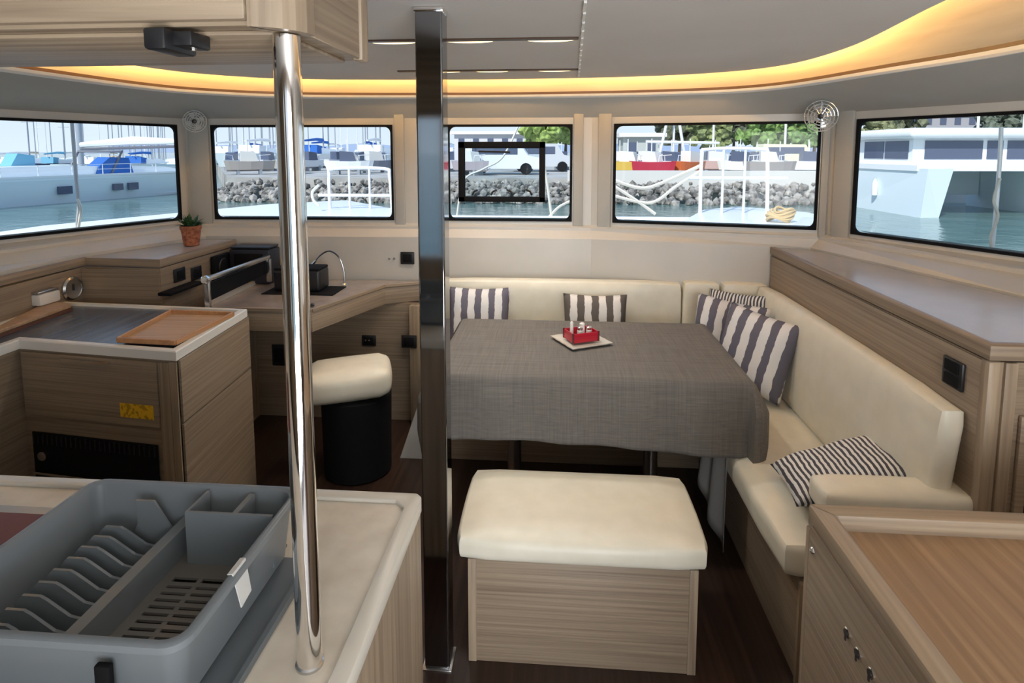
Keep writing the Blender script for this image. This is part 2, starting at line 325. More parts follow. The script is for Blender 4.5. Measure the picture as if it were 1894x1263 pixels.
# pillar cover strips between the windows and beside the corner
def pillar(n, i, s0, s1, t=.018, z0=1.14, z1=1.86):
    p, q = seg_pt(i, s0), seg_pt(i, s1); d = (q - p).normalized(); nn = Vector((d.y, -d.x));
    if nn.dot(Vector((0, 1.5)) - p) < 0: nn = -nn
    pts = [(p.x, p.y), (q.x, q.y), (q.x + nn.x * t, q.y + nn.y * t), (p.x + nn.x * t, p.y + nn.y * t)]
    return struct('trim_%d' % n, MB().prism(pts, z0, z1, .006), head)
pillar(7, 1, -.99, -.93); pillar(8, 2, -.78, -.70); pillar(9, 2, .092, .15); pillar(10, 3, .24, .315); pillar(11, 3, 1.395, 1.43); pillar(12, 4, 3.155, 3.24)
pillar(13, 1, -2.27, -2.14)
# ceiling bead, and the two light slots
b0, b1 = at(1082, 2, z=1.998), at(1070, 143, z=1.998)
bead = empty('seam_trim', b0, 'narrow white beaded seam strip running fore and aft on the ceiling', 'trim')
for k in range(13):
    p, q = b0.lerp(b1, k / 13), b0.lerp(b1, (k + .8) / 13); obj('bead', MB().box(min(p.x, q.x) - .003, max(p.x, q.x) + .003, p.y, q.y, 1.992, 2.0), whitep, bead)
for y, x0, x1, lx, lab in ((2.18, -.82, .07, (-.60, -.32, -.03), 'nearer of the two dark ceiling slots with warm spot lights'), (2.99, -.80, .095, (-.57, -.33, -.02), 'farther of the two dark ceiling slots with warm spot lights')):
    t = empty('light_bar', ((x0 + x1) / 2, y, 2.0), lab, 'light', 'ceiling light slots')
    obj('slot_bar', MB().rbox(x0, x1, y - .035, y + .0, 1.994, 2.0, .002, 1), lipm, t)
    for lx_ in lx:
        pts = [(lx_ + .085 * math.cos(a), y + .001 + .04 * math.sin(a)) for a in [math.pi * k / 10 for k in range(11)]]
        obj('lamp', MB().prism(pts, 1.996, 2.0), glowm, t)  # emissive half-disc, paints the hidden spot's glow on the ceiling
        light('spot_light', 'SPOT', (lx_ + .02, y + .02, 1.985), (0, 0, 0), 15, (1, .93, .84), spot_size=math.radians(150), spot_blend=1, shadow_soft_size=.06)
# ------------------------------------------------------------------ overhead cabinet
ZO = 1.752
oc = empty('overhead_cabinet', (-1.2, .85, ZO), 'pale oak overhead cabinet hanging from the ceiling at upper left', 'cabinet')
x1 = -.325; y0 = .712; y1 = 1.0
prof = [(-2.4, y1 + .03), (-2.4, y0), (x1 - .07, y0)] + [(x1 - .05 + .05 * math.cos(a), y0 + .05 + .05 * math.sin(a)) for a in [math.radians(-90 + 15 * k) for k in range(7)]] + [(x1, y1 - .02), (x1 - .02, y1)]
obj('body', MB().prism(prof, ZO, 1.999, .002, 1), woodx, oc)
obj('door', MB().rbox(-2.4, -.372, y0 - .014, y0 - .001, ZO + .004, 1.998, .003), woodx, oc)
obj('corner_post', MB().prism([(-.366, y0 - .012), (x1 - .045, y0 - .012)] + [(x1 - .05 + .062 * math.cos(a), y0 + .05 + .062 * math.sin(a)) for a in [math.radians(-80 + 16 * k) for k in range(6)]] + [(x1 + .001, y0 + .055), (x1 - .05, y0 + .01), (-.366, y0 + .001)], ZO - .004, 1.999), woodz, oc)
obj('side_panel', MB().rbox(x1 - .004, x1 + .0015, y0 + .058, y1 - .032, ZO - .002, 1.998, .001, 1), woodh, oc)
obj('end_strip', MB().rbox(x1 - .012, x1 + .006, y1 - .03, y1 + .004, ZO - .004, 2.0, .004), woodz, oc)
obj('bottom_panel', MB().rbox(-.99, -.355, y0 + .03, y1 - .012, ZO - .006, ZO, .002), woodx, oc)
obj('bottom_panel', MB().rbox(-2.4, -.996, y0 + .03, y1 - .012, ZO - .006, ZO, .002), woodx, oc)
p = at(330, 84, z=ZO - .02)
la = obj('latch', MB().rbox(p.x - .022, p.x + .006, p.y - .035, p.y + .03, ZO - .03, ZO - .004, .004), black, oc, label='black latch')
obj('catch', MB().rbox(p.x + .004, p.x + .03, p.y - .02, p.y + .022, ZO - .024, ZO - .006, .003), black, la); obj('screw', MB().lathe((p.x + .02, p.y, ZO - .027), [(.004, 0), (.004, .004)], 8), chrome, la)
# ------------------------------------------------------------------ galley worktop in front with pole
ZW = .885
c1 = at(782, 912, z=ZW); x1, y1 = c1.x, c1.y
gc = empty('galley_counter', (-1.0, .8, 0), 'oak galley counter with pale stone top in the left foreground', 'cabinet')
obj('body', MB().rbox(-2.33, x1 - .004, .2, y1 - .004, 0, ZW - .03, .004), woodz, gc)
top = MB(); top.box(-2.33, x1 - .03, .2, y1 - .03, ZW - .03, ZW - .008)
sinkx = -.90
obj('worktop', top, stone, gc)
fd = MB().prism([(-2.33, y1 - .028), (x1 - .05, y1 - .028), (x1 - .028, y1 - .05), (x1 - .028, .2), (x1, .2), (x1, y1 - .012), (x1 - .012, y1), (-2.33, y1)], ZW - .034, ZW, .003, 2)
obj('fiddle_rail', fd, fiddle, gc)
sk = obj('sink', MB().box(-1.55, -.87, .55, 1.065, ZW - .008, ZW - .004), steel, gc, label='steel sink rim')
obj('basin', MB().box(-1.50, -.895, .58, 1.04, ZW - .004, ZW - .002), redsink, sk)
pl = at(573, 1237, z=ZW - .008); tp = at(530, 60, z=ZO)
plx, ply_ = (pl.x + tp.x) / 2, (pl.y + tp.y) / 2
po = empty('support_pole', (plx, ply_, ZW - .008), 'round polished chrome pole rising from the pale galley top', 'pole')
obj('tube', MB().tube([(plx, ply_, ZW - .004), (plx, ply_, 1.2), (plx, ply_, ZO - .006)], .0172, 36), chrome, po)
obj('foot_ring', MB().lathe((plx, ply_, ZW - .008), [(.0195, 0), (.0195, .004), (.0172, .006)], 36), steel, po)
# --- dish rack
def rackbuild():
    ZB_, ZT = ZW - .006, 1.0; x0, x1r, ya, yb = -.85, -.452, .632, .985
    t = empty('dish_rack', ((x0 + x1r) / 2, (ya + yb) / 2, ZB_), 'grey plastic dish drainer with plate slots on the foreground worktop', 'dish rack')
    def rr(x0, x1, y0, y1, r, z, n=6):
        o = []
        for cx, cy, a0 in ((x1 - r, y1 - r, 0), (x0 + r, y1 - r, 90), (x0 + r, y0 + r, 180), (x1 - r, y0 + r, 270)):
            for k in range(n): g = math.radians(a0 + 90 * k / (n - 1)); o.append((cx + r * math.cos(g), cy + r * math.sin(g), z))
        return o
    def off(d, r, z): return rr(x0 + d, x1r - d, ya + d, yb - d, r, z)
    loops = [off(.022, .02, ZB_ + .012), off(.010, .026, ZT - .012), off(0, .03, ZT - .012), off(0, .03, ZT - .003), off(.004, .028, ZT), off(.010, .024, ZT), off(.014, .022, ZT - .004), off(.026, .016, ZB_ + .025)]
    n = len(loops[0]); mb = MB(); mb.sm = True
    mb.add([v for l in loops for v in l], [(i * n + k, i * n + (k + 1) % n, (i + 1) * n + (k + 1) % n, (i + 1) * n + k) for i in range(len(loops) - 1) for k in range(n)])
    obj('tub', mb, rackm, t)
    zi = ZB_ + .025; xd0, xd1 = -.668, -.640
    # solid floor on the left, pierced floor on the right
    fl = MB().box(x0 + .024, xd0, ya + .024, yb - .024, zi - .004, zi); obj('tray_floor', fl, newmat('tray_bottom', (.15, .135, .115), .5), t)
    g = MB(); gx0, gx1, gy0, gy1 = xd1, x1r - .024, ya + .024, yb - .10
    cols, rows = 3, 14; cw = (gx1 - gx0 - .03) / cols; rh = (gy1 - gy0 - .03) / rows
    g.box(gx0, gx0 + .018, gy0, yb - .024, zi - .004, zi); g.box(gx1 - .012, gx1, gy0, yb - .024, zi - .004, zi); g.box(gx0 + .018, gx1 - .012, gy0, gy0 + .012, zi - .004, zi); g.box(gx0 + .018, gx1 - .012, gy1 - .018, yb - .024, zi - .004, zi)
    for c in range(1, cols): g.box(gx0 + .018 + c * cw - .004, gx0 + .018 + c * cw + .004, gy0 + .012, gy1 - .018, zi - .004, zi - .0005)
    for r in range(1, rows): g.box(gx0 + .018, gx1 - .012, gy0 + .012 + r * rh - .004, gy0 + .012 + r * rh + .004, zi - .004, zi)
    obj('drain_grid', g, newmat('rack_floor', (.16, .15, .135), .5), t)
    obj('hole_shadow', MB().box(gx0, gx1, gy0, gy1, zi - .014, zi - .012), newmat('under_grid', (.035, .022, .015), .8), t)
    # raised wall between the halves
    obj('divider', MB().extr([(xd0, ya + .02, zi), (xd0 + .004, ya + .02, zi + .045), (xd1 - .004, ya + .02, zi + .045), (xd1, ya + .02, zi)], (0, yb - ya - .044, 0)), rackm, t)
    for k in range(11):
        y = ya + .036 + k * (yb - ya - .085) / 10; h = .052 if k < 10 else .085; xl = -.775 + (.0 if k < 10 else .01)
        pts = [(xl - .02, y, zi), (xl - .012, y, zi + h * .75), (xl, y, zi + h), (xl + .028, y, zi + h), (xl + .038, y, zi + h * .9), (xd0 - .035, y, zi + h * .45), (xd0 - .002, y, zi + h * .32), (xd0, y, zi)]
        if k == 10: pts = [(xl + .01, y, zi), (xl + .03, y, zi + h * .5), (xl + .028, y, zi + h), (xl + .062, y, zi + h), (xd0 - .002, y, zi + h * .35), (xd0, y, zi)]
        obj('plate_divider', MB().extr(pts, (0, .0045, 0)), rackm, t)
    # cutlery boxes
    cx0, cy0 = -.622, yb - .085; wl = MB()
    wl.box(cx0, cx0 + .005, cy0 + .005, yb - .020, zi, ZT - .004); wl.box(cx0, x1r - .018, cy0, cy0 + .005, zi, ZT - .004)
    wl.box((cx0 + x1r) / 2 - .006, (cx0 + x1r) / 2 + .004, cy0 + .005, yb - .020, zi + .042, ZT - .006); wl.box(cx0 + .005, x1r - .024, cy0 + .005, yb - .022, zi + .035, zi + .04)
    obj('cutlery_box', wl, rackm, t)
    lb = obj('hang_label', MB().extr([(x1r - .005, .755, ZT + .002), (x1r - .005, .790, ZT + .002), (x1r + .004, .786, ZT - .045), (x1r + .004, .758, ZT - .05)], (.0015, 0, 0)).extr([(x1r - .012, .755, ZT + .001), (x1r - .004, .755, ZT + .002), (x1r - .004, .79, ZT + .002), (x1r - .012, .79, ZT + .001)], (0, 0, .0012)), newmat('white_tag', (.62, .62, .6), .5), t, label='small white paper tag')
    obj('side_slot', MB().rbox(-.565, -.545, ya - .003, ya + .006, ZB_ + .03, ZT - .03, .002), matt, t)
    tr = MB(); tr.box(x0 - .0, x1r + .028, ya - .03, yb - .03, ZB_, ZB_ + .004); tr.box(x1r + .022, x1r + .03, ya - .03, yb - .03, ZB_, ZB_ + .012)
    obj('drip_tray', tr, rackd, t)
rackbuild()
# ------------------------------------------------------------------ right foreground cabinet
k1 = at(1495, 930, z=ZW); xr, yr = k1.x, k1.y
rc = empty('foreground_cabinet', (1.1, .8, 0), 'oak topped cabinet with raised rim in the right foreground', 'cabinet')
obj('body', MB().box(xr + .003, 1.9, .25, yr - .003, 0, ZW - .045), woodz, rc)
obj('side_panel', MB().rbox(xr - .004, xr + .006, .25, yr - .02, .05, ZW - .035, .003), woodh, rc)
obj('worktop', MB().box(xr + .03, 1.9, .25, yr - .03, ZW - .045, ZW - .032), wooddesk, rc)
obj('side_rim', MB().prism([(xr, .25), (xr + .038, .25), (xr + .038, yr - .04), (xr, yr - .002)], ZW - .045, ZW, .004, 2), woody, rc); obj('back_rim', MB().prism([(xr, yr), (xr + .04, yr - .04), (1.9, yr - .04), (1.9, yr)], ZW - .045, ZW, .004, 2), woodx, rc)
obj('corner_strip', MB().rbox(xr - .003, xr + .02, yr - .022, yr + .001, 0, ZW - .045, .006), woodz, rc)
for px, py in ((1568, 1170), (1588, 1208), (1612, 1245)):
    p = at(px, py, x=xr - .004); kn = obj('lock', MB().lathe((p.x, p.y, p.z), [(.009, 0), (.009, -.002), (.006, -.003)], 14, 'x'), chrome, rc)
    obj('keyhole', MB().lathe((p.x - .003, p.y, p.z), [(.0065, 0), (.0065, -.0015)], 12, 'x').box(p.x - .005, p.x - .003, p.y - .002, p.y + .002, p.z - .014, p.z - .004), black, kn)
p = at(1503, 1018, x=xr - .004); obj('press_stud', MB().lathe((p.x, p.y, p.z), [(.007, 0), (.006, -.003), (.003, -.005)], 14, 'x'), chrome, rc)
# ------------------------------------------------------------------ mirror post
ps = empty('square_post', (-.3615, 1.709, 0), 'square polished steel post standing floor to ceiling beside the table', 'post')
obj('tube', MB().prism([(-.4, 1.67), (-.323, 1.67), (-.323, 1.748), (-.4, 1.748)], 0.004, 2.0, .005, 6), mirror, ps, smooth=False)
obj('base_plate', MB().rbox(-.408, -.315, 1.662, 1.756, 0, .004, .001), steel, ps)
obj('top_collar', MB().rbox(-.403, -.320, 1.667, 1.751, 1.985, 1.999, .003), chrome, ps)
# ------------------------------------------------------------------ stool in front of table
st = empty('upholstered_bench', (.08, 1.88, 0), 'low oak box stool with thick cream cushion in front of the table', 'stool')
obj('box_base', MB().rbox(-.267, .431, 1.712, 2.05, .0, .345, .003), woodh, st)
for xx in (-.267, .431): obj('corner_strip', MB().rbox(min(xx, xx * 1) - .002 + (0 if xx < 0 else -.022), xx + (.024 if xx < 0 else .002), 1.709, 1.715, 0, .345, .002), woodz, st)
obj('cushion', MB().rbox(-.302, .46, 1.685, 2.10, .345, .435, .032, puff=.008), cream, st)
# ------------------------------------------------------------------ settee
se = empty('corner_settee', (.9, 2.5, 0), 'oak base of the L-shaped saloon settee behind the table', 'settee')
obj('side_base', MB().rbox(.73, 1.155, 1.705, 3.30, 0, .328, .004), woodh, se)
obj('rear_base', MB().rbox(-.64, .725, 2.93, 3.40, 0, .328, .004), woodh, se)
obj('end_strip', MB().rbox(.722, .75, 1.695, 1.712, 0, .328, .004), woodz, se)
obj('end_panel', MB().rbox(.775, 1.160, 1.660, 1.692, 0, .555, .004), woodx, se)
q = [at(772, 752, y=2.92), at(786, 752, y=2.92), at(790, 905, y=2.92), at(741, 905, y=2.92)]
for v in q: v.z = max(v.z, .0)
obj('kick_panel', MB().extr(q, (0, .02, 0)), wallm, se, label='pale sloping end panel')
def cushion(label, x0, x1, y0, y1, z0, z1, r, puff, grp, mat=None, cat='cushion'):
    return obj('seat_cushion' if z1 < .5 else ('armrest_cushion' if 'arm' in label else 'back_cushion'), MB().rbox(x0, x1, y0, y1, z0, z1, r, puff=puff, mat=mat), cream, None, label, cat, grp)
cushion('long cream seat cushion on the right side of the settee', .672, 1.105, 1.702, 3.30, .33, .450, .035, .006, 'settee seat cushions')
cushion('cream seat cushion on the rear run of the settee, behind the table', -.64, .668, 2.86, 3.32, .33, .450, .035, .006, 'settee seat cushions')
cushion('widest cream back cushion under the middle window, behind the table', -.655, .700, 3.33, 3.44, .455, .862, .025, .004, 'settee back cushions')
cushion('narrow cream corner back cushion right of the wide one', .708, .905, 3.31, 3.42, .455, .870, .022, .003, 'settee back cushions')
cushion('short cream back cushion tucked into the settee corner behind striped pillows', .912, 1.155, 3.28, 3.39, .455, .875, .022, .003, 'settee back cushions')
sh = Matrix.Translation((0, 0, .455)) @ Matrix(((1, 0, .11, 0), (0, 1, 0, 0), (0, 0, 1, 0), (0, 0, 0, 1))) @ Matrix.Translation((0, 0, -.455))
cushion('long cream back cushion leaning on the right oak cabinet', 1.036, 1.120, 1.700, 3.27, .455, .878, .03, .006, 'settee back cushions', sh)
cushion('cream armrest cushion on the near end of the settee', .762, 1.19, 1.655, 1.775, .557, .640, .022, .004, 'settee armrest')
# ------------------------------------------------------------------ right side cabinet
sb = empty('side_cabinet', (1.5, 2.4, 0), 'long oak cabinet with grey top under the right window', 'cabinet')
cp = [(1.168, 1.65), (1.168, 3.30), (1.30, 3.275), (1.36, 3.20), (1.655, 2.2), (1.85, 1.65)]
obj('body', MB().prism(cp, 0, 1.035), woodh, sb)
obj('top_band', MB().prism([(1.160, 1.642), (1.160, 3.31), (1.19, 3.31), (1.19, 1.68), (1.85, 1.68), (1.86, 1.642)], 1.040, 1.082, .004, 2), woodh, sb)
obj('grey_top', MB().prism([(1.19, 1.68), (1.19, 3.30), (1.30, 3.28), (1.37, 3.20), (1.66, 2.2), (1.84, 1.68)], 1.036, 1.078), grey_lam, sb)
obj('front_panel', MB().rbox(1.161, 1.169, 1.66, 3.29, .05, 1.032, .002), woodh, sb)
obj('corner_post', MB().rbox(1.160, 1.200, 1.642, 1.68, 0, 1.038, .010), woodz, sb)
obj('end_panel', MB().rbox(1.203, 1.235, 1.641, 1.652, 0, 1.035, .002), woodz, sb)
obj('niche_frame', MB().rbox(1.25, 1.75, 1.636, 1.650, .10, .89, .004), woodh, sb); obj('niche_shade', MB().box(1.275, 1.72, 1.633, 1.637, .12, .865), matt, sb, label='flat black panel painted as a shaded recess')  # flat black sheet paints the shade inside the opening
p = at(1765, 690, x=1.158); sw = obj('switch_plate', MB().rbox(1.150, 1.161, p.y - .044, p.y + .044, p.z - .042, p.z + .042, .004), black, sb)
for dz in (-.02, .02): obj('rocker', MB().rbox(1.146, 1.151, p.y - .03, p.y + .03, p.z + dz - .016, p.z + dz + .016, .002), matt, sw)
# ------------------------------------------------------------------ table, cloth, basket
ZT = .738; tx0, tx1, ty0, ty1 = -.47, .725, 2.23, 2.965
tb = empty('dining_table', (.13, 2.6, 0), 'dining table hidden under the grey linen cloth', 'table')
obj('tabletop', MB().rbox(tx0, tx1, ty0, ty1, ZT - .03, ZT, .008), woodx, tb)
for lx in (-.19, .43): 
    lg = obj('leg', MB().lathe((lx, 2.62, .012), [(.045, 0), (.04, .05), (.032, .10), (.032, .66), (.05, .69)], 20), steel, tb); obj('foot', MB().lathe((lx, 2.62, 0), [(.11, 0), (.11, .008), (.05, .014)], 24), steel, lg)
def clothmesh():
    mb = MB(); nx, ny = 110, 90; dl, dr, df, db = .20, .20, .272, .10
    def fn(u, v):
        x = tx0 - dl + u * (tx1 - tx0 + dl + dr); y = ty0 - df + v * (ty1 - ty0 + df + db)
        sx = max(tx0 - x, 0) + max(x - tx1, 0); sy = max(ty0 - y, 0) + max(y - ty1, 0); cx = min(max(x, tx0), tx1); cy = min(max(y, ty0), ty1)
        ox = -1 if x < tx0 else (1 if x > tx1 else 0); oy = -1 if y < ty0 else (1 if y > ty1 else 0)
        s = math.hypot(sx, sy)
        if s == 0:
            wv = .0018 * math.sin(x * 31 + 3 * math.sin(y * 9)) * max(0, min(1, (x - .15) * 3)) + .0012 * noise.noise(Vector((x * 9, y * 30, 0)))
            return Vector((x, y, ZT + .004 + abs(wv)))
        r = .018; dx, dy = sx / s * ox, sy / s * oy
        if s < r * 1.57: a = s / r; h = r * math.sin(a); dr_ = r * (1 - math.cos(a))
        else: h = r; dr_ = r + (s - r * 1.57)
        fr = min(1, dr_ / .1); fold = .010 * fr * math.sin((x if sy > 0 and sx == 0 else y) * 24 + .8) * (1 if not (sx and sy) else .3)
        if sx and sy: h += .045 * fr
        h += fold * .6 + .012 * fr
        hem = 1 + .03 * math.sin(x * 5) + .05 * max(0, -.2 - x) * 4
        return Vector((cx + dx * h, cy + dy * h, ZT + .004 - dr_ * hem * (1.0 + (.17 * min(1, max(0, (x - .25) * 2)) if sy else 0))))
    return mb.grid(nx, ny, fn)
obj('tablecloth', clothmesh(), cloth, None, 'grey brown linen cloth draped over the dining table', 'tablecloth', solid=.002, fixn=False)
# longer pale lining hanging at the near right corner
def liner(u, v):
    a = Vector((.680, 2.25, 0)).lerp(Vector((.680, 2.62, 0)), u); z = .66 - v * (.63 - .35 * u); return Vector((a.x + .012 * math.sin(u * 22) - .05 * v * math.sin(u * 3) - .02, a.y, max(z, .02)))
obj('cloth_lining', MB().grid(30, 12, liner), linen2, None, 'pale lining cloth hanging to the floor below the grey tablecloth corner', 'cloth', solid=.002, fixn=False)
zc = ZT + .0075
a0, a1, a2 = at(1005, 624, z=zc), at(1052, 664, z=zc), at(1147, 640, z=zc); ce = (a0 + a2) / 2; side = .205; ang = math.radians(-62)
pt = empty('serving_plate', (ce.x, ce.y, zc), 'square off-white plate with wavy rim on the tablecloth', 'plate')
def plate():
    mb = MB(); n = 40; loops = []
    for sc_, z in ((.80, 0), (.80, .003), (.98, .010), (1.0, .012), (1.0, .009), (.84, .0)):
        l = []
        for k in range(n * 4):
            t = k / n; e = int(t) % 4; f = t - int(t); P = [(-1, -1), (1, -1), (1, 1), (-1, 1)]; a, b = P[e], P[(e + 1) % 4]
            x, y = a[0] + (b[0] - a[0]) * f, a[1] + (b[1] - a[1]) * f; wv = .02 * math.sin(f * math.pi * 8) * (1 if sc_ > .9 else 0); hh = side / 2 * (sc_ + wv * .5)
            x *= hh; y *= hh; l.append((ce.x + x * math.cos(ang) - y * math.sin(ang), ce.y + x * math.sin(ang) + y * math.cos(ang), zc + z))
        loops.append(l)
    N = n * 4; mb.add([v for l in loops for v in l], [(i * N + k, i * N + (k + 1) % N, (i + 1) * N + (k + 1) % N, (i + 1) * N + k) for i in range(5) for k in range(N)]); mb.add(loops[1], [tuple(range(N))]); mb.sm = True; return mb
obj('dish', plate(), newmat('off_white_ceramic', (.55, .52, .45), .3), pt)
zb = zc + .0125; rb = Matrix.Translation((ce.x, ce.y, 0)) @ Matrix.Rotation(math.radians(24), 4, 'Z')
bk = empty('condiment_basket', (ce.x, ce.y, zb), 'small red rectangular condiment basket standing on the square plate', 'basket')
bw, bd, bh = .062, .048, .042
def rbx(x0, x1, y0, y1, z0, z1): 
    m_ = MB().box(x0, x1, y0, y1, z0, z1); m_.v = [rb @ v for v in m_.v]; return m_
obj('bottom', rbx(-bw, bw, -bd, bd, zb, zb + .003), red, bk)
for s in (-1, 1):
    obj('side_wall', rbx(s * bw - .002, s * bw + .002, -bd, bd, zb + .003, zb + bh), red, bk); obj('side_wall', rbx(-bw, bw, s * bd - .002, s * bd + .002, zb + .003, zb + bh), red, bk)
    for s2 in (-1, 1): obj('corner_post', rbx(s * bw - .004, s * bw + .004, s2 * bd - .004, s2 * bd + .004, zb - .002 + .002, zb + bh + .003), redsink, bk)
for z in (.010, .022, .034):
    obj('rib', rbx(-bw - .003, bw + .003, -bd - .0035, -bd - .0015, zb + z, zb + z + .005), red, bk)
for i, (dx, dy, h, lab) in enumerate(((-.036, .022, .075, 'slim white cruet at the back left of the red basket'), (-.012, -.015, .060, 'short white shaker at the front of the red basket'), (.014, .018, .066, 'white shaker at the back of the red basket'), (.034, -.012, .056, 'squat white shaker at the front right of the red basket'))):
    p = rb @ Vector((dx, dy, 0)); s_ = empty('shaker', (p.x, p.y, zb + .0035), lab, 'shaker', 'shakers in the red basket')
    r = .013 if i else .008
    obj('glass_body', MB().lathe((p.x, p.y, zb + .0035), [(r, 0), (r, h * .7), (r * .8, h * .75)], 14), whitep, s_); obj('cap', MB().lathe((p.x, p.y, zb + .0035 + h * .75), [(r * .95, 0), (r * .95, h * .18), (r * .5, h * .25)], 14), chrome if i % 2 else whitep, s_)
# ------------------------------------------------------------------ pillows
def pillow(label, loc, w_, h_, t_, rot, mat, grp='striped pillows on the settee'):
    b = MB(); n = 22
    for sgn in (-1, 1):
        def fn(u, v):
            x, y = u * 2 - 1, v * 2 - 1; e = (1 - x ** 4) * (1 - y ** 4); th = t_ / 2 * max(e, 0) ** .55
            pin = 1 - .06 * (1 - abs(x) ** 1.5) * y * y; pin2 = 1 - .06 * (1 - abs(y) ** 1.5) * x * x
            wr = .004 * noise.noise(Vector((x * 3, y * 3, sgn + loc[0] * 9))) * (1 if e > .02 else 0)
            return Vector((x * w_ / 2 * pin2, y * h_ / 2 * pin, sgn * (th + wr)))
        b.grid(n, n, fn)
    me = bpy.data.meshes.new('pillow'); me.from_pydata(b.v, [], b.f)
    bb = bmesh.new(); bb.from_mesh(me); bmesh.ops.remove_doubles(bb, verts=bb.verts, dist=.0008); bmesh.ops.recalc_face_normals(bb, faces=bb.faces); bb.to_mesh(me); bb.free()
    me.polygons.foreach_set('use_smooth', [True] * len(me.polygons)); me.materials.append(mat)
    o = bpy.data.objects.new('pillow', me); C.objects.link(o); o.location = loc; o.rotation_euler = [math.radians(a) for a in rot]; tag(o, label, 'pillow', grp); return o
pillow('striped pillow at the left end of the rear settee, beside the steel post', (-.435, 3.225, .655), .35, .38, .11, (76, 0, 1), str_wide)
pillow('brown and white striped pillow behind the red basket', (.21, 3.215, .64), .35, .36, .11, (77, 0, -1), str_brown)
pillow('striped pillow half hidden behind the front one in the settee corner', (.865, 3.02, .665), .37, .37, .11, (76, 4, -34), str_wide)
pillow('finely dotted pillow peeking out at the back of the settee corner', (.955, 3.17, .685), .32, .34, .07, (76, 0, -32), str_fine)
pillow('large striped pillow leaning in front in the settee corner', (.915, 2.76, .675), .35, .37, .11, (74, 9, -42), str_wide)
pillow('finely striped pillow lying flat on the near end of the settee', (.925, 1.93, .565), .37, .27, .085, (-2, -20, -2), str_fine)
l3_x = at(157, 476, z=1.07).x
# ------------------------------------------------------------------ island with cooker
ZI = .885
i1, i2, i3, i4, i5 = (at(325, 650, z=ZI), at(457, 571, z=ZI), at(35, 628, z=ZI), at(135, 558, z=ZI), at(0, 641, z=ZI))
isl = empty('cooker_island', (-1.8, 2.2, 0), 'oak galley island with dark slate top behind the dish rack', 'cabinet')
outl = [(i1.x, i1.y), (i2.x, i2.y), (i4.x, i4.y), (l3_x + .012, i4.y + .01), (l3_x + .012, 1.25), (i3.x, 1.25), (i3.x, i3.y)]
def inset(P, d):
    o = []; n = len(P)
    for i in range(n):
        a, b, c = Vector(P[i - 1]), Vector(P[i]), Vector(P[(i + 1) % n]); e1, e2 = (b - a).normalized(), (c - b).normalized()
        n1, n2 = Vector((-e1.y, e1.x)), Vector((-e2.y, e2.x)); k = (n1 + n2); k = k / max(k.dot(n1), .2); o.append(tuple(b + k * d))
    return o
obj('body', MB().prism(inset(outl, .008), 0, ZI - .035), woodh, isl)
obj('worktop', MB().prism(inset(outl, .03), ZI - .034, ZI - .010), glassblk, isl)
inn = inset(outl, .034); rim = MB(); n = len(outl)
vs = [(x, y, z) for z, P in ((ZI - .036, outl), (ZI - .004, outl), (ZI, inset(outl, .004)), (ZI, inset(outl, .028)), (ZI - .012, inn)) for x, y in P]
rim.add(vs, [(l * n + k, l * n + (k + 1) % n, (l + 1) * n + (k + 1) % n, (l + 1) * n + k) for l in range(4) for k in range(n)])
obj('fiddle_rail', rim, whitep, isl, smooth=False)
def onface(a, b, off=.0):
    "maps (along, z) to a point on the upright face through a and b, standing proud by off"
    d = Vector((b.x - a.x, b.y - a.y)).normalized(); nn = Vector((d.y, -d.x)); return lambda s, z, o=0: Vector((a.x + d.x * s + nn.x * (o + off), a.y + d.y * s + nn.y * (o + off), z))
fa = onface(i3, i1); fl = (i1 - i3).length
def fpanel(f, s0, s1, z0, z1, t, name, mat, par, label=None):
    P = [f(s0, z0, 0), f(s1, z0, 0), f(s1, z1, 0), f(s0, z1, 0)]; dd = f(0, 0, t) - f(0, 0, 0); return obj(name, MB().extr(P, dd), mat, par, label)
s_at = lambda px, py, a, b: None
def face_s(px, py, a, b):
    d = Vector((b.x - a.x, b.y - a.y, 0)); nn = Vector((d.y, -d.x, 0)).normalized(); r = at(px, py, y=1.0) - Vector((0, 0, H)); t = (a - Vector((0, 0, H))).dot(nn) / r.dot(nn); p = Vector((0, 0, H)) + r * t
    return (p - Vector((a.x, a.y, p.z))).dot(d.normalized()), p.z
sA = face_s(290, 655, i3, i1)[0]; zA = face_s(300, 790, i3, i1)[1]
dr = fpanel(fa, .012, sA, zA, ZI - .044, .008, 'drawer', woodh, isl)
h0, h1 = face_s(120, 655, i3, i1)[0], face_s(208, 655, i3, i1)[0]
fpanel(onface(i3, i1, .008), h0, h1, ZI - .062, ZI - .050, .016, 'handle', chrome, dr)
y0_, y1_ = face_s(225, 743, i3, i1), face_s(288, 775, i3, i1)
yl = fpanel(onface(i3, i1, .008), y0_[0], y1_[0], y1_[1], y0_[1], .001, 'warning_label', yellow, dr, 'yellow warning sticker')
fpanel(fa, sA + .006, fl - .03, .02, ZI - .044, .006, 'stile', woodz, isl); fpanel(fa, fl - .028, fl + .002, 0, ZI - .04, .004, 'corner_strip', woodz, isl)
g0, g1 = face_s(62, 797, i3, i1), face_s(295, 868, i3, i1)
ov = fpanel(fa, g0[0], g1[0], .30, g0[1], .006, 'oven', matt, isl, 'black oven front'); fo = onface(i3, i1, .006)
for k in range(26):
    s = g0[0] + .008 + k * (g1[0] - g0[0] - .016) / 25; fpanel(fo, s - .003, s + .003, g0[1] - .045, g0[1] - .006, .004, 'vent_bar', black, ov)
kp = fo(g0[0] + .055, g0[1] - .085, 0); obj('oven_knob', MB().lathe(kp, [(.02, 0), (.018, -.018), (.012, -.020)], 18, 'y'), steel, ov)
fpanel(onface(i3, i1, .02), g0[0] + .02, g1[0] - .02, g0[1] - .155, g0[1] - .145, .012, 'oven_handle', chrome, ov)
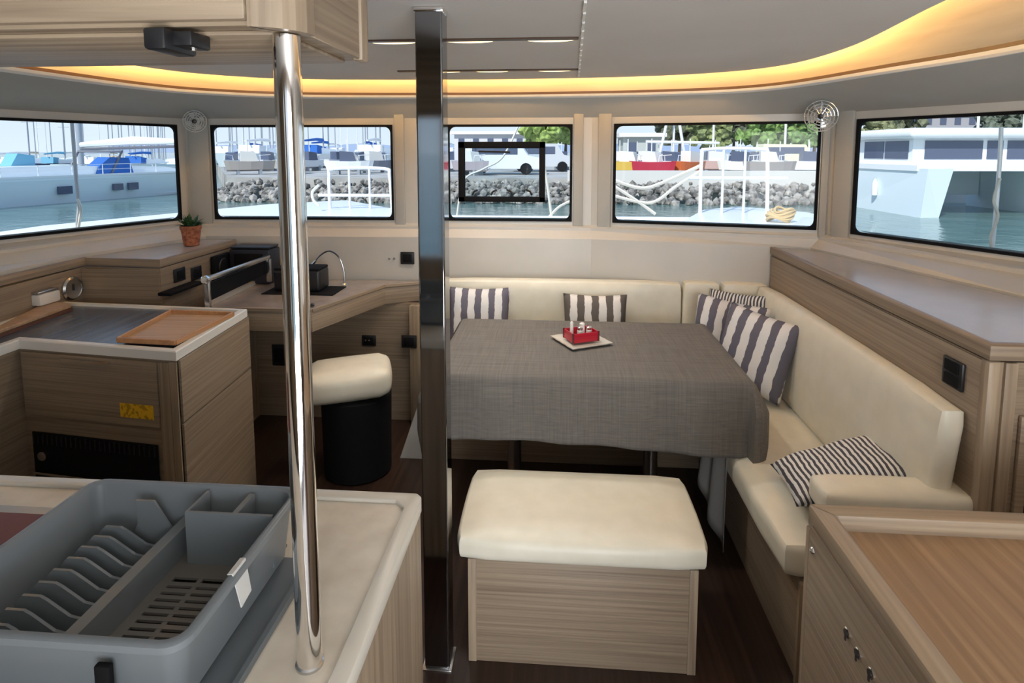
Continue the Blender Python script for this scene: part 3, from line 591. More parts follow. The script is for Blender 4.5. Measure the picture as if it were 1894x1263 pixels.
sd = onface(i1, i2); sl_ = (i2 - i1).length
gA, gB = face_s(345, 768, i1, i2), face_s(457, 690, i1, i2); zg = (gA[1] + gB[1]) / 2
fpanel(sd, .012, sl_ - .004, zg + .004, ZI - .038, .008, 'side_panel', woodh, isl); fpanel(sd, .012, sl_ - .004, .02, zg - .004, .008, 'side_panel', woodh, isl)
# things on the island
zt = ZI - .0095
T = [at(x, y, z=ZI + .012) for x, y in ((217, 628), (325, 633), (432, 580), (316, 576))]
ty = empty('wooden_tray', sum(T, Vector()) / 4 - Vector((0, 0, .01)), 'shallow wooden tray on the right end of the slate island top', 'tray')
zt2 = ZI + .0005
obj('tray_floor', MB().prism([(p.x, p.y) for p in T], zt2, zt2 + .004), board, ty)
def beam(a, b, z0, z1, t=.010):
    d = (Vector((b.x, b.y)) - Vector((a.x, a.y))).normalized(); nn = Vector((-d.y, d.x)) * t / 2
    return MB().prism([(a.x - nn.x, a.y - nn.y), (b.x - nn.x, b.y - nn.y), (b.x + nn.x, b.y + nn.y), (a.x + nn.x, a.y + nn.y)], z0, z1, .002, 1)
for k in range(4): obj('tray_side', beam(T[k], T[(k + 1) % 4], zt2, zt2 + .020), traym, ty)
Bp = [at(x, y, z=ZI + .02) for x, y in ((-60, 632), (132, 563), (100, 556), (-90, 556))]
for v in Bp: v.x = max(v.x, l3_x + .012)
cb = empty('chopping_board', (Bp[0] + Bp[2]) / 2 - Vector((0, 0, .03)), 'light wooden chopping board on the left of the island', 'chopping board')
obj('board', MB().prism([(p.x, p.y) for p in Bp], ZI + .006, ZI + .022, .003), board, cb); obj('board_edge', MB().prism(inset([(p.x, p.y) for p in Bp], -.003), ZI - .009, ZI + .006), boardedge, cb)
bx = at(44, 560, z=ZI + .022); wb = empty('white_appliance', (l3_x + .03, 2.49, ZI + .022), 'white box with grey lid at the left edge, behind the chopping board', 'box')
obj('case', MB().rbox(l3_x + .012, max(bx.x, l3_x + .06), 2.44, 2.552, ZI + .0225, ZI + .075, .008), whitep, wb); obj('lid', MB().rbox(l3_x + .012, max(bx.x, l3_x + .06) - .004, 2.438, 2.55, ZI + .075, ZI + .088, .005), steel, wb)
# ------------------------------------------------------------------ left ledge cabinet under the window
ZG = 1.07
l1, l2, l3, l4 = at(295, 480, z=ZG), at(455, 437, z=ZG), at(157, 476, z=ZG), at(0, 514, z=ZG)
lc = empty('window_ledge_cabinet', (-2.1, 3.1, 0), 'stepped oak cabinet with pale top under the left window', 'cabinet')
y2 = min(l2.y, 3.44)
lp = [(l3.x, .6), (l4.x, l4.y), (l3.x, l3.y), (l1.x, l1.y), (l1.x + .004, y2), (-2.14, y2), (-2.375, 2.85), (-2.385, 2.5), (-2.39, .6)]
obj('body', MB().prism(lp, 0, ZG - .045), woodh, lc)
def grow(P, d): return inset(P, -d)
obj('top_band', MB().prism([(l4.x + .006, .6), (l3.x + .006, l3.y - .006), (l1.x + .006, l1.y - .006), (l1.x + .01, y2), (l1.x - .012, y2), (l1.x - .014, l1.y + .014), (l3.x - .014, l3.y + .014), (l4.x - .014, .6)], ZG - .04, ZG, .003), woodh, lc)
obj('pale_top', MB().prism([(l3.x - .010, 2.70), (l3.x - .010, l3.y + .014), (l1.x - .014, l1.y + .014), (l1.x - .012, y2), (-2.14, y2), (-2.375, 2.85), (l3.x - .016, 2.70)], ZG - .045, ZG - .003), grey_lam, lc)
obj('step_panel', MB().box(l3.x + .004, l1.x - .004, l1.y - .004, l1.y + .001, .3, ZG - .05), woodh, lc)
p = at(131, 533, x=l3.x + .01)
gz = empty('wall_gauge', (l3.x + .003, p.y, p.z - .05), 'round chrome rimmed dial on the oak panel behind the chopping board', 'gauge')
obj('rim', MB().lathe((l3.x + .002, p.y, p.z), [(.058, 0), (.058, .018), (.05, .026), (.044, .022)], 28, 'x'), steel, gz); obj('dial', MB().lathe((l3.x + .002, p.y, p.z), [(.044, .018), (.044, .0205)], 28, 'x'), grey, gz); obj('pointer', MB().rbox(l3.x + .023, l3.x + .026, p.y - .006, p.y + .006, p.z - .01, p.z + .022, .001), ink, gz)
for k, (px, py) in enumerate(((333, 508), (364, 505))):
    p = at(px, py, x=l1.x + .008); s_ = empty('wall_socket', (l1.x + .001, p.y, p.z - .04), ('left' if k == 0 else 'right') + ' one of two small black sockets on the oak ledge cabinet', 'socket', 'sockets on the ledge cabinet')
    obj('plate', MB().rbox(l1.x + .001, l1.x + .010, p.y - .045, p.y + .045, p.z - .035, p.z + .035, .004), black, s_); obj('insert', MB().rbox(l1.x + .008, l1.x + .014, p.y - .025, p.y + .025, p.z - .022, p.z + .022, .003), matt, s_)
p = at(330, 530, x=l1.x + .03); obj('small_shelf', MB().rbox(l1.x + .001, l1.x + .07, p.y - .12, p.y + .16, p.z - .02, p.z - .004, .004), matt, None, 'thin black shelf fixed to the oak ledge cabinet below the sockets', 'shelf')
# plant
pp = at(364, 452, z=ZG); pp = Vector((-2.075, 3.20, ZG))
pn = empty('potted_plant', pp, 'small leafy green plant in terracotta pot on the left window ledge', 'plant')
obj('pot', MB().lathe(pp, [(.040, 0), (.052, .09), (.056, .092), (.056, .112), (.048, .112), (.046, .095)], 22), terra, pn); obj('soil', MB().lathe(pp + Vector((0, 0, .094)), [(.047, 0), (.047, .004)], 16), soil, pn)
for k in range(46):
    a = R.uniform(0, 6.28); el = R.uniform(.2, 1.4); ln = R.uniform(.045, .085); d = Vector((math.cos(a) * math.cos(el), math.sin(a) * math.cos(el), math.sin(el))); s0 = pp + Vector((math.cos(a) * .015, math.sin(a) * .015, .10)); sdv = d.cross(Vector((0, 0, 1))).normalized() * .012
    m_ = s0 + d * ln * .6 + Vector((0, 0, .008)); e = s0 + d * ln
    obj('leaf', MB().add([s0, m_ - sdv, e, m_ + sdv, m_ + Vector((0, 0, .004))], [(0, 1, 4), (1, 2, 4), (2, 3, 4), (3, 0, 4)]), leaf, pn, fixn=False)
# ------------------------------------------------------------------ chart desk
ZD = .83
d1, d2, d3 = at(455, 572, z=ZD), at(577, 572, z=ZD), at(712, 527, z=ZD)
dk = empty('chart_desk', (-1.2, 3.1, 0), 'angular oak chart desk under the front window', 'desk')
dp = [(-1.74, 2.76), (d2.x, d2.y), (d3.x, d3.y), (-.80, 3.42), (-.665, 3.42), (-.665, 3.47), (-1.84, 3.44)]
obj('desk_top', MB().prism(inset(dp, .012), ZD - .012, ZD - .002), noisy(newmat('desk_laminate', (.3, .25, .22), .2), (.30, .25, .22), (.36, .31, .28), (8, 8, 8)), dk)
obj('apron', MB().prism(dp, ZD - .115, ZD - .012, .004), woodh, dk)
ed = [Vector((x, y, 0)) for x, y in dp[:5]]
for k in range(4): obj('edge_strip', beam(ed[k], ed[k + 1], ZD - .014, ZD + .003, .014), woodh, dk)
obj('left_rim', beam(Vector((-1.74, 2.78, 0)), Vector((-1.77, 3.42, 0)), ZD - .01, ZD + .02, .02), fiddle, dk)
obj('back_panel', MB().box(-1.9, -.665, 3.36, 3.38, 0, ZD - .116), woodh, dk); obj('side_panel', MB().box(-1.84, -1.80, 2.80, 3.36, 0, ZD - .116), woodz, dk)
obj('end_panel', MB().rbox(-.85, -.665, 3.30, 3.345, 0, ZD - .116, .003), woodz, dk)
def plate_y(name, px, py, y, w_, h_, label, cat_, dots=False):
    p = at(px, py, y=y); t = empty(name, (p.x, y, p.z - h_ / 2), label, cat_)
    obj('plate', MB().rbox(p.x - w_ / 2, p.x + w_ / 2, y - .010, y, p.z - h_ / 2, p.z + h_ / 2, .004), black, t); obj('insert', MB().rbox(p.x - w_ * .32, p.x + w_ * .32, y - .014, y - .009, p.z - h_ * .32, p.z + h_ * .32, .003), matt, t)
    if dots:
        for dx in (-.018, .004): obj('pin', MB().lathe((p.x + dx, y - .016, p.z + .004), [(.004, 0), (.004, .004)], 8, 'y'), chrome, t)
plate_y('wall_socket', 754, 477, 3.494, .085, .075, 'black socket on the white wall left of the steel post', 'socket')
plate_y('double_socket', 683, 629, 3.359, .085, .065, 'black socket with two bright pins under the chart desk', 'socket', True)
plate_y('low_socket', 757, 631, 3.299, .09, .075, 'black socket on the oak panel under the desk, beside the post', 'socket')
plate_y('control_box', 517, 656, 3.359, .085, .13, 'tall black control box under the chart desk behind the chrome pole', 'box')
for px in (720, 729): p = at(px, 478, y=3.492); obj('wall_stud', MB().lathe((p.x, 3.485, p.z), [(.004, 0), (.007, .004), (.007, .008)], 10, 'y'), grey, None, ('left' if px == 720 else 'right') + ' one of two tiny studs on the white wall beside the socket', 'stud', 'wall studs')
# reading lamp
b_ = Vector((-1.225, 3.30, ZD - .002)); rl = empty('reading_lamp', b_, 'slim chrome flexible reading lamp on the chart desk', 'lamp')
obj('base', MB().lathe(b_, [(.018, 0), (.018, .006), (.008, .014)], 16), chrome, rl)
cv_ = cat([tuple(b_ + Vector(v)) for v in ((0, 0, .01), (-.004, 0, .09), (-.03, 0, .165), (-.085, 0, .20), (-.14, 0, .175), (-.175, 0, .135))], 8)
obj('neck', MB().tube(cv_, .0045, 8), newmat('dark_chrome', (.25, .25, .25), .2, 1), rl); obj('head', MB().tube([cv_[-1] + Vector((.008, 0, .008)), cv_[-1] + Vector((-.022, 0, -.028))], [.008, .013], 12), chrome, rl)
# bag, mat, black box, rail
p0 = at(500, 541, z=ZD); p1 = at(606, 535, z=ZD)
obj('desk_mat', MB().rbox(-1.60, -1.20, 3.05, 3.26, ZD - .0015, ZD + .003, .001, 1), matt, None, 'flat black mat under the case on the chart desk', 'mat')
bg_ = empty('equipment_case', (-1.42, 3.16, ZD + .004), 'black soft case on the desk behind the chrome pole', 'case')
obj('case_body', MB().rbox(-1.555, -1.29, 3.10, 3.24, ZD + .004, ZD + .125, .018, 3), black, bg_); obj('lid', MB().rbox(-1.552, -1.293, 3.103, 3.237, ZD + .118, ZD + .135, .008), matt, bg_); obj('handle', MB().tube(cat([(-1.47, 3.098, ZD + .085), (-1.45, 3.08, ZD + .09), (-1.40, 3.08, ZD + .09), (-1.38, 3.098, ZD + .085)], 4), .005, 6), matt, bg_)
cm = empty('coffee_machine', (-1.80, 3.36, ZD), 'black box-shaped appliance in the corner under the front left window', 'appliance')
obj('case', MB().rbox(-1.905, -1.66, 3.28, 3.42, ZD + .001, 1.035, .012), newmat('navy_black', (.015, .017, .028), .4), cm); obj('lid', MB().rbox(-1.90, -1.665, 3.285, 3.415, 1.036, 1.048, .006), black, cm); obj('front_panel', MB().rbox(-1.87, -1.70, 3.272, 3.281, .90, 1.01, .003), matt, cm)
vt = empty('wall_speaker', (l1.x, 3.25, .88), 'black speaker box on the oak face beside the coffee machine', 'speaker'); obj('case', MB().rbox(l1.x + .007, l1.x + .035, 3.16, 3.33, .87, 1.01, .006), matt, vt); obj('grille', MB().lathe((l1.x + .036, 3.245, .94), [(.05, 0), (.045, .004)], 20, 'x'), black, vt)
gr = empty('grab_rail', (-1.66, 2.95, ZD), 'chrome rail with brackets along the left edge of the chart desk', 'rail')
ra, rb2 = Vector((-1.62, 2.60, ZG - .06)), Vector((-1.66, 3.27, ZG - .075))
obj('bar', MB().rbox(-.011, .011, 0, (rb2 - ra).length, -.011, .011, .004, mat=Matrix.Translation(ra) @ (rb2 - ra).to_track_quat('Y', 'Z').to_matrix().to_4x4()), steel, gr)
obj('dark_panel', MB().extr([ra + Vector((-.03, .02, -.03)), rb2 + Vector((-.03, -.01, -.025)), rb2 + Vector((-.03, -.01, -.10)), ra + Vector((-.03, .02, -.115))], (.012, 0, 0)), matt, gr)
for p in (ra, rb2):
    obj('bracket', MB().rbox(p.x - .012, p.x + .012, p.y - .012, p.y + .008, ZD + .02 if p is rb2 else ZD + .02, p.z - .011, .003), steel, gr)
obj('end_knob', MB().lathe((ra.x, ra.y - .028, ra.z), [(.014, 0), (.02, .006), (.02, .018), (.012, .026)], 16, 'y'), chrome, gr)
# navigation stool
ns = empty('chart_desk_stool', (-.95, 2.80, 0), 'stool with rounded cream cushion on a black drum under the chart desk', 'stool')
rm = Matrix.Translation((-1.0, 2.78, 0)) @ Matrix.Rotation(math.radians(17), 4, 'Z') @ Matrix.Rotation(math.radians(-3), 4, 'Y')
obj('drum', MB().lathe((-.995, 2.80, 0), [(.155, 0), (.165, .01), (.172, .40), (.15, .41)], 36), matt, ns)
obj('cushion', MB().rbox(-.20, .20, -.15, .15, .415, .555, .045, mat=rm, puff=.012), cream, ns)
p = at(578, 566, z=ZD); obj('desk_catch', MB().lathe((p.x + .004, p.y - .01, ZD + .003), [(.009, 0), (.011, .006), (.006, .012)], 12), black, None, 'small black catch on the near corner of the chart desk', 'catch')
# ------------------------------------------------------------------ cabin fans
def fan(px, py, y, lab, r, face, mat):
    p = at(px, py, y=y); t = empty('cabin_fan', (p.x, p.y, p.z - r), lab, 'fan', 'small cabin fans')
    d = Vector(face).normalized(); q = d.to_track_quat('Z', 'Y').to_matrix().to_4x4(); M = Matrix.Translation(p) @ q
    def tr(mb): mb.v = [M @ v for v in mb.v]; return mb
    for k, rr in enumerate((r, r * .8, r * .6, r * .4)):
        obj('cage_ring', tr(MB().tube([(rr * math.cos(a), rr * math.sin(a), .02 + .012 * (1 - rr / r)) for a in [2 * math.pi * j / 28 for j in range(29)]], .0022, 6, False)), mat, t)
    for j in range(12): a = 2 * math.pi * j / 12; obj('cage_wire', tr(MB().tube([(.012 * math.cos(a), .012 * math.sin(a), .034), (r * .7 * math.cos(a), r * .7 * math.sin(a), .028), (r * math.cos(a), r * math.sin(a), .02), (r * .9 * math.cos(a), r * .9 * math.sin(a), -.01)], .0013, 5)), mat, t)
    obj('hub', tr(MB().lathe((0, 0, .026), [(.013, 0), (.013, .012), (.008, .014)], 14)), black, t)
    for j in range(4):
        a = math.pi / 2 * j + .3; obj('blade', tr(MB().add([(.01 * math.cos(a), .01 * math.sin(a), .01), (r * .75 * math.cos(a - .25), r * .75 * math.sin(a - .25), .014), (r * .82 * math.cos(a + .15), r * .82 * math.sin(a + .15), .008), (r * .7 * math.cos(a + .5), r * .7 * math.sin(a + .5), .002)], [(0, 1, 2, 3)])), mat, t, solid=.001)
    obj('motor', tr(MB().lathe((0, 0, -.03), [(.02, 0), (.024, .015), (.018, .03)], 16)), mat, t)
    top = p - d * .03 + Vector((0, 0, r + .03)); obj('arm', MB().tube([M @ Vector((0, 0, -.03)), p - d * .05 + Vector((0, 0, .02)), top], .006, 8), mat, t); obj('mount', MB().lathe(top, [(.022, 0), (.025, .012), (.015, .03)], 16), mat, t)
clearp = newmat('clear_grey_plastic', (.55, .55, .53), .2)
fan(1519, 214, 3.10, 'small clear fan on the pillar between the two right windows', .075, (-.5, -1, -.15), newmat('bright_chrome_plastic', (.75, .75, .74), .12, .6))
fan(361, 224, 3.38, 'small grey fan on the left corner pillar above the plant', .062, (.45, -1, -.1), clearp)
# opening hatch frame outside the middle window
ht = empty('hatch_frame', (-.33, 3.55, 1.30), 'black framed opening hatch in the middle window', 'window hatch')
f0, f1 = at(847, 262, y=3.55), at(1008, 374, y=3.55); tt = .04
for x0, x1, z0, z1 in ((f0.x, f1.x, f0.z - tt, f0.z), (f0.x, f1.x, f1.z, f1.z + tt * .8), (f0.x, f0.x + tt, f1.z, f0.z), (f1.x - tt * .9, f1.x, f1.z, f0.z)): obj('frame_bar', MB().rbox(x0, x1, 3.55, 3.575, z0, z1, .004), matt, ht)
for k, px in enumerate((873, 908, 948, 984)):
    p = at(px, 361, y=3.545); s = 1 if k < 2 else -1; obj('clip', MB().tube([p, p + Vector((s * .012, 0, .022)), p + Vector((s * .035, 0, .032))], .006, 6), black, ht)
obj('tinted_pane', MB().box(f0.x + tt, f1.x - tt, 3.563, 3.565, f1.z + tt * .8, f0.z - tt), glass, ht)
p = at(925, 281, y=3.545); obj('hatch_stay', MB().tube([p + Vector((-.13, 0, .003)), p, p + Vector((.06, 0, -.002))], .006, 6), black, ht)
# ------------------------------------------------------------------ outside: water, own bows, quay, boats
ZWAT = -.9
wat = noisy(newmat('harbour_water', (.06, .13, .13), .12), (.09, .17, .165), (.15, .25, .235), (.35, .8, 1), 6, bump=.0)
t = wat.node_tree; bn = t.nodes.new('ShaderNodeBump'); n2 = t.nodes.new('ShaderNodeTexNoise'); n2.inputs['Scale'].default_value = 1.6; n2.inputs['Detail'].default_value = 4; tcw = t.nodes.new('ShaderNodeTexCoord')
t.links.new(tcw.outputs['Object'], n2.inputs['Vector']); t.links.new(n2.outputs['Fac'], bn.inputs['Height']); bn.inputs['Strength'].default_value = .35; bn.inputs['Distance'].default_value = .12; t.links.new(bn.outputs[0], t.nodes['Principled BSDF'].inputs['Normal'])
water = obj('water', MB().box(-1500, 1500, -600, 2500, ZWAT - .3, ZWAT), wat); water['kind'] = 'structure'
hb = MB(); pts = []
for k in range(60):
    x = -1500 + k * 3000 / 59; h = 18 + 30 * abs(noise.noise(Vector((x * .004, 0, 3)))); pts.append((x, 1900, h))
hb.add([(x, y, ZWAT) for x, y, z in pts] + pts + [(x, y + 300, ZWAT) for x, y, z in pts], [(i, i + 1, 61 + i, 60 + i) for i in range(59)] + [(60 + i, 61 + i, 121 + i, 120 + i) for i in range(59)])
struct('hills', hb, newmat('hazy_blue_hills', (.34, .42, .60), 1))
# own foredeck: two bows
def bow(label, xs):
    t = empty('foredeck', (sum(x for x, y in xs) / len(xs), 5.0, .75), label, 'deck'); obj('deck', MB().prism(xs, .75, 1.0, .03, 2), white, t); return t
bl = bow('white left bow deck outside the front left window', [(-4.2, 3.95), (-1.0, 3.95), (-1.0, 4.6), (-1.75, 6.2), (-2.6, 7.2), (-3.3, 6.6), (-4.2, 4.5)])
br = bow('white right bow deck outside the front right window', [(1.05, 3.9), (2.0, 3.9), (2.2, 4.6), (2.5, 5.4), (2.5, 6.1), (2.0, 6.7), (1.5, 6.3), (1.05, 5.2)])
def rail(lab, x0, x1, y, zt_, n=1):
    t = empty('pulpit_rail', ((x0 + x1) / 2, y, 1.0), lab, 'railing'); r = .018
    obj('hoop', MB().tube(cat([(x0, y, 1.0), (x0, y, zt_ - .08), (x0 + .06, y, zt_), (x1 - .06, y, zt_), (x1, y, zt_ - .08), (x1 + .02, y, 1.0)], 5), r, 8), white, t)
    obj('mid_rail', MB().tube([(x0 - .12, y, zt_ - .28), (x1 + .2, y, zt_ - .28)], r * .9, 8), white, t)
    for k in range(n): x = x0 + (x1 - x0) * (k + 1) / (n + 1); obj('stanchion', MB().tube([(x, y, 1.0), (x, y, zt_)], r * .7, 8), white, t)
    return t
rail('white tube railing on the right bow deck', 1.40, 2.02, 5.95, 1.62, 2); rail('white tube railing on the left bow deck', -2.4, -1.75, 6.1, 1.42, 2)
cbm = empty('bow_crossbeam', (-.3, 6.0, .85), 'white crossbeam joining the two bow decks outside the middle window', 'beam'); obj('beam', MB().tube([(-1.70, 6.0, .88), (1.40, 6.0, .88)], .07, 10), white, cbm); obj('forestay', MB().tube([(.37, 6.0, .9), (.37, 5.9, 2.6), (.37, 5.2, 9)], .02, 6), newmat('stay_wire', (.5, .5, .5), .3, 1), cbm)
# mooring ropes and shrouds
ropem = newmat('rope', (.75, .72, .64), .9)
def rope(lab, pts, r=.015, m=ropem): return obj('mooring_rope', MB().tube(cat(pts, 8), r, 6), m, None, lab, 'rope')
def r3(P, y): return [tuple(at(a, b, y=y)) for a, b in P]
rope('upper white mooring rope sagging across the front right window', r3(((1100, 318), (1145, 337), (1188, 348), (1225, 338)), 6.0) + [(1.41, 5.95, 1.47)], .019)
rope('lower white mooring rope sagging across the front right window', r3(((1100, 352), (1183, 374), (1215, 371), (1250, 345)), 6.0) + [(1.41, 5.95, 1.42)], .017)
rope('straight white mooring rope running down to the water at the front right window', r3(((1100, 322), (1140, 347), (1180, 373), (1212, 396)), 6.0), .017)
rope('white rope seen right of the hatch frame in the middle window', r3(((1005, 300), (1012, 340), (1020, 400)), 6.0), .014)
rope('white rope slanting at the lower right of the middle window', r3(((1060, 370), (1035, 382), (1015, 402)), 6.0), .014)
rope('white line slanting up inside the hatch frame', r3(((845, 400), (858, 334), (895, 312), (930, 290), (960, 230)), 6.0), .010)
rope('white rope curving over the rail in the front left window', r3(((590, 342), (578, 355), (580, 370), (590, 380)), 5.8), .014)
shr = rope('pale shroud line crossing the left window', r3(((132, 210), (138, 290), (141, 330), (146, 380), (148, 430)), 3.97) + [(-3.17, 3.97, 1.0)], .012, newmat('grey_line', (.45, .45, .47), .6))
obj('lashing', MB().tube(cat(r3(((143, 368), (150, 385), (148, 402), (144, 428)), 3.955), 8), .009, 6), ropem, shr, label='white rope lashing')
cr = empty('lifeline_post', (0, 0, 0), 'white stanchion pole with rope in the right window', 'pole'); cr.location = at(1837, 465, y=3.3); ORG[cr.name] = Vector(cr.location)
obj('pole', MB().tube(r3(((1852, 235), (1849, 300), (1843, 380), (1834, 475)), 3.3), .010, 8), white, cr); obj('lashing', MB().tube(cat(r3(((1850, 330), (1838, 370), (1846, 400), (1832, 440), (1838, 470)), 3.28), 6), .007, 6), ropem, cr)
mg_ = newmat('dark_boom', (.12, .13, .16), .5)
mt = empty('alloy_mast', at(148, 310, y=34) - Vector((0, 0, 2)), 'thick grey mast standing behind the yacht in the left window', 'mast'); v = at(150, 300, y=34); obj('spar', MB().tube([(v.x, 34, -.3), (v.x, 34, 9)], .17, 10), newmat('grey_spar', (.33, .37, .42), .4), mt)
v2 = at(150, 268, y=33.8); v3 = at(345, 262, y=33.8); obj('boom_cover', MB().tube([tuple(v2), tuple((v2 + v3) / 2 + Vector((0, 0, .15))), tuple(v3)], [.16, .26, .14], 8), white, mt); obj('boom', MB().tube([tuple(v2 - Vector((0, 0, .26))), tuple(v3 - Vector((0, 0, .26)))], .09, 6), mg_, mt)
cl_ = at(1440, 386, y=5.2); ck = empty('coiled_rope', (cl_.x, 5.2, 1.0), 'tan coiled rope on the right bow deck', 'rope')
for k in range(5): obj('coil', MB().tube([(cl_.x + (.09 + .02 * math.sin(k)) * math.cos(a) + k * .012, 5.2 + .08 * math.sin(a), 1.03 + .018 * k + .02 * math.sin(a * 2 + k)) for a in [2 * math.pi * j / 20 for j in range(21)]], .012, 6, False), newmat('tan_rope', (.55, .40, .20), .9), ck)
# hull builder, local coordinates: x along, y beam
def hullmb(Lh, bm_, h0, h1, rake=.06, draft=0):
    st_ = [0, .08, .25, .5, .75, .92, 1]; bw_ = [.62, .8, .96, 1, .8, .38, .03]; vs = []
    for s, b in zip(st_, bw_):
        x = (s - .5) * Lh; z = h0 + (h1 - h0) * (.9 + .1 * (2 * s - 1) ** 2)
        xx = x + (s - .5) * Lh * rake
        vs += [(x * .96, 0, h0 - .1), (x * .97, -b * bm_ * .42, h0), (xx, -b * bm_ * .5, z), (xx, b * bm_ * .5, z), (x * .97, b * bm_ * .42, h0)]
    n = len(st_); fs = []
    for i in range(n - 1):
        for k in range(5): fs.append((i * 5 + k, i * 5 + (k + 1) % 5, (i + 1) * 5 + (k + 1) % 5, (i + 1) * 5 + k))
    fs += [(0, 1, 2, 3, 4), tuple((n - 1) * 5 + k for k in (4, 3, 2, 1, 0))]; return MB().add(vs, fs)
def localthing(name, label, cat_, group):
    o = empty(name, (0, 0, 0), label, cat_, group); return o
def yacht(Lh, hullm, coverm, mastm, label, group, mh=12):
    t = localthing('sailing_yacht', label, 'boat', group); bm_ = Lh * .3
    obj('hull', hullmb(Lh, bm_, 0, 1.15), hullm, t); obj('cabin', MB().extr([(-Lh * .15, -bm_ * .28, 1.05), (Lh * .24, -bm_ * .28, 1.05), (Lh * .17, -bm_ * .28, 1.45), (-Lh * .15, -bm_ * .28, 1.6)], (0, bm_ * .56, 0)), white, t)
    obj('sprayhood', MB().extr([(-Lh * .24, -bm_ * .27, 1.1), (-Lh * .10, -bm_ * .27, 1.1), (-Lh * .14, -bm_ * .27, 1.75), (-Lh * .23, -bm_ * .27, 1.85)], (0, bm_ * .54, 0)), coverm, t)
    obj('mast', MB().tube([(Lh * .08, 0, 1.2), (Lh * .08, 0, mh)], [.07, .05], 6), mastm, t); obj('sail_cover', MB().tube([(Lh * .07, 0, 2.3), (-Lh * .05, 0, 2.35), (-Lh * .28, 0, 2.2)], [.16, .14, .08], 6), coverm, t)
    obj('spreader', MB().tube([(Lh * .08, -.8, 6), (Lh * .08, .8, 6)], .03, 5), mastm, t)
    return t
mg = newmat('mast_grey', (.30, .33, .37), .5); mw = newmat('mast_white', (.8, .8, .8), .4); navy = newmat('navy_hull', (.03, .05, .12), .3); tan = newmat('tan_canvas', (.5, .42, .3), .8)
kinds = [yacht(11, white, bluec, mg, 'white sailing yacht with blue covers moored in the far marina', 'far yachts with blue covers'),
         yacht(10, white, tan, mw, 'white sailing yacht with tan covers and white mast in the far marina', 'far yachts with tan covers', 11),
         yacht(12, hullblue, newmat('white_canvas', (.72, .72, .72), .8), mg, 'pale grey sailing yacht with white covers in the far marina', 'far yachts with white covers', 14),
         yacht(9, navy, cyanc, mg, 'dark blue hulled sailing yacht in the far marina', 'far dark hulled yachts', 10)]
n_used = [0] * 4; rnd = random.Random(5)
for row, (yb_, n_, st_) in enumerate(((53, 8, 105), (67, 11, 88), (82, 12, 76))):
    for k in range(n_):
        y = yb_ + rnd.uniform(-.8, .8); px = -45 + row * 22 + k * st_ + rnd.uniform(-6, 6); x = (px - 1032) / 1100 * y
        if row == 0 and px < 380: continue
        if px > 840: continue
        q_ = rnd.choice((0, 1, 2, 2, 1, 0, 3)); src = kinds[q_]; loc = (x, y, ZWAT if px < 380 else .32); rz = math.radians(rnd.choice((90, -90)) + rnd.uniform(-5, 5))
        if n_used[q_] == 0: src.location = loc; src.rotation_euler.z = rz
        else: dup(src, loc, rz)
        n_used[q_] += 1
# bare masts crowding the horizon
for k in range(60):
    y = rnd.uniform(70, 100); px = rnd.uniform(-20, 760); x = (px - 1032) / 1100 * y
    mtk = obj('distant_mast', MB().tube([(x, y, ZWAT), (x, y, rnd.uniform(8, 13))], .07, 5), rnd.choice((mg, mg, mw)), None, 'thin bare mast on the horizon of the marina', 'mast', 'bare masts on the horizon')
# the big yacht lying in the left window
wl0, wl1 = at(0, 385, z=ZWAT), at(345, 357, z=ZWAT); dv = (wl1 - wl0); ang_ = math.atan2(dv.y, dv.x); 
yt = localthing('motor_sailer', 'long pale hulled yacht with blue sprayhood filling the left window', 'boat', None); Ly = 24
hm = MB(); xs = [-Ly * .5, -Ly * .2, Ly * .2, Ly * .42, Ly * .5]; hw = [2.3, 2.4, 2.4, 2.3, 2.0]; vs = []
for x, b in zip(xs, hw): vs += [(x, -b * .85, -.1), (x, -b, 1.15), (x, -b, 1.28), (x, b, 1.28), (x, b, -.1)]
hm.add(vs, [(i * 5 + k, i * 5 + (k + 1) % 5, (i + 1) * 5 + (k + 1) % 5, (i + 1) * 5 + k) for i in range(4) for k in range(5)] + [(0, 1, 2, 3, 4), (24, 23, 22, 21, 20)])
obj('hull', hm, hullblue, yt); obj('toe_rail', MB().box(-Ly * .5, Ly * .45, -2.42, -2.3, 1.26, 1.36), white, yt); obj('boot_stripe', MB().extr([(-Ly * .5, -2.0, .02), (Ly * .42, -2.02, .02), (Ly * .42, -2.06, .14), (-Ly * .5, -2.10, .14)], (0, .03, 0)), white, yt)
obj('coachroof', MB().extr([(-10, -1.5, 1.25), (11, -1.5, 1.25), (9, -1.5, 1.62), (3, -1.5, 1.8), (-9, -1.5, 1.72)], (0, 3, 0)), white, yt)
yt.rotation_euler.z = ang_; cen = wl0 + (wl1 - wl0) * .02; nrm_ = Vector((-math.sin(ang_), math.cos(ang_), 0)); yt.location = Vector((cen.x, cen.y, ZWAT)) + nrm_ * 2.05
def ylocal(px, py):
    "point of the near side of the yacht that shows at this place, in its own frame"
    ca = Vector((0, 0, H)); r = at(px, py, y=1) - ca; p0 = Vector(yt.location) - nrm_ * 2.4; tt_ = (p0 - ca).dot(nrm_) / r.dot(nrm_); p = ca + r * tt_ - Vector(yt.location); return p.x * math.cos(ang_) + p.y * math.sin(ang_), p.z
for px0, px1, py0, py1 in ((108, 134, 345, 358), (210, 228, 340, 351), (238, 256, 338, 350)):
    a, z1 = ylocal(px0, py0); b, z0 = ylocal(px1, py1); obj('portlight', MB().box(a, b, -2.44, -2.30, z0, z1), tint, yt)
a, _ = ylocal(200, 318); b, _ = ylocal(268, 318); m2 = (a + b) / 2
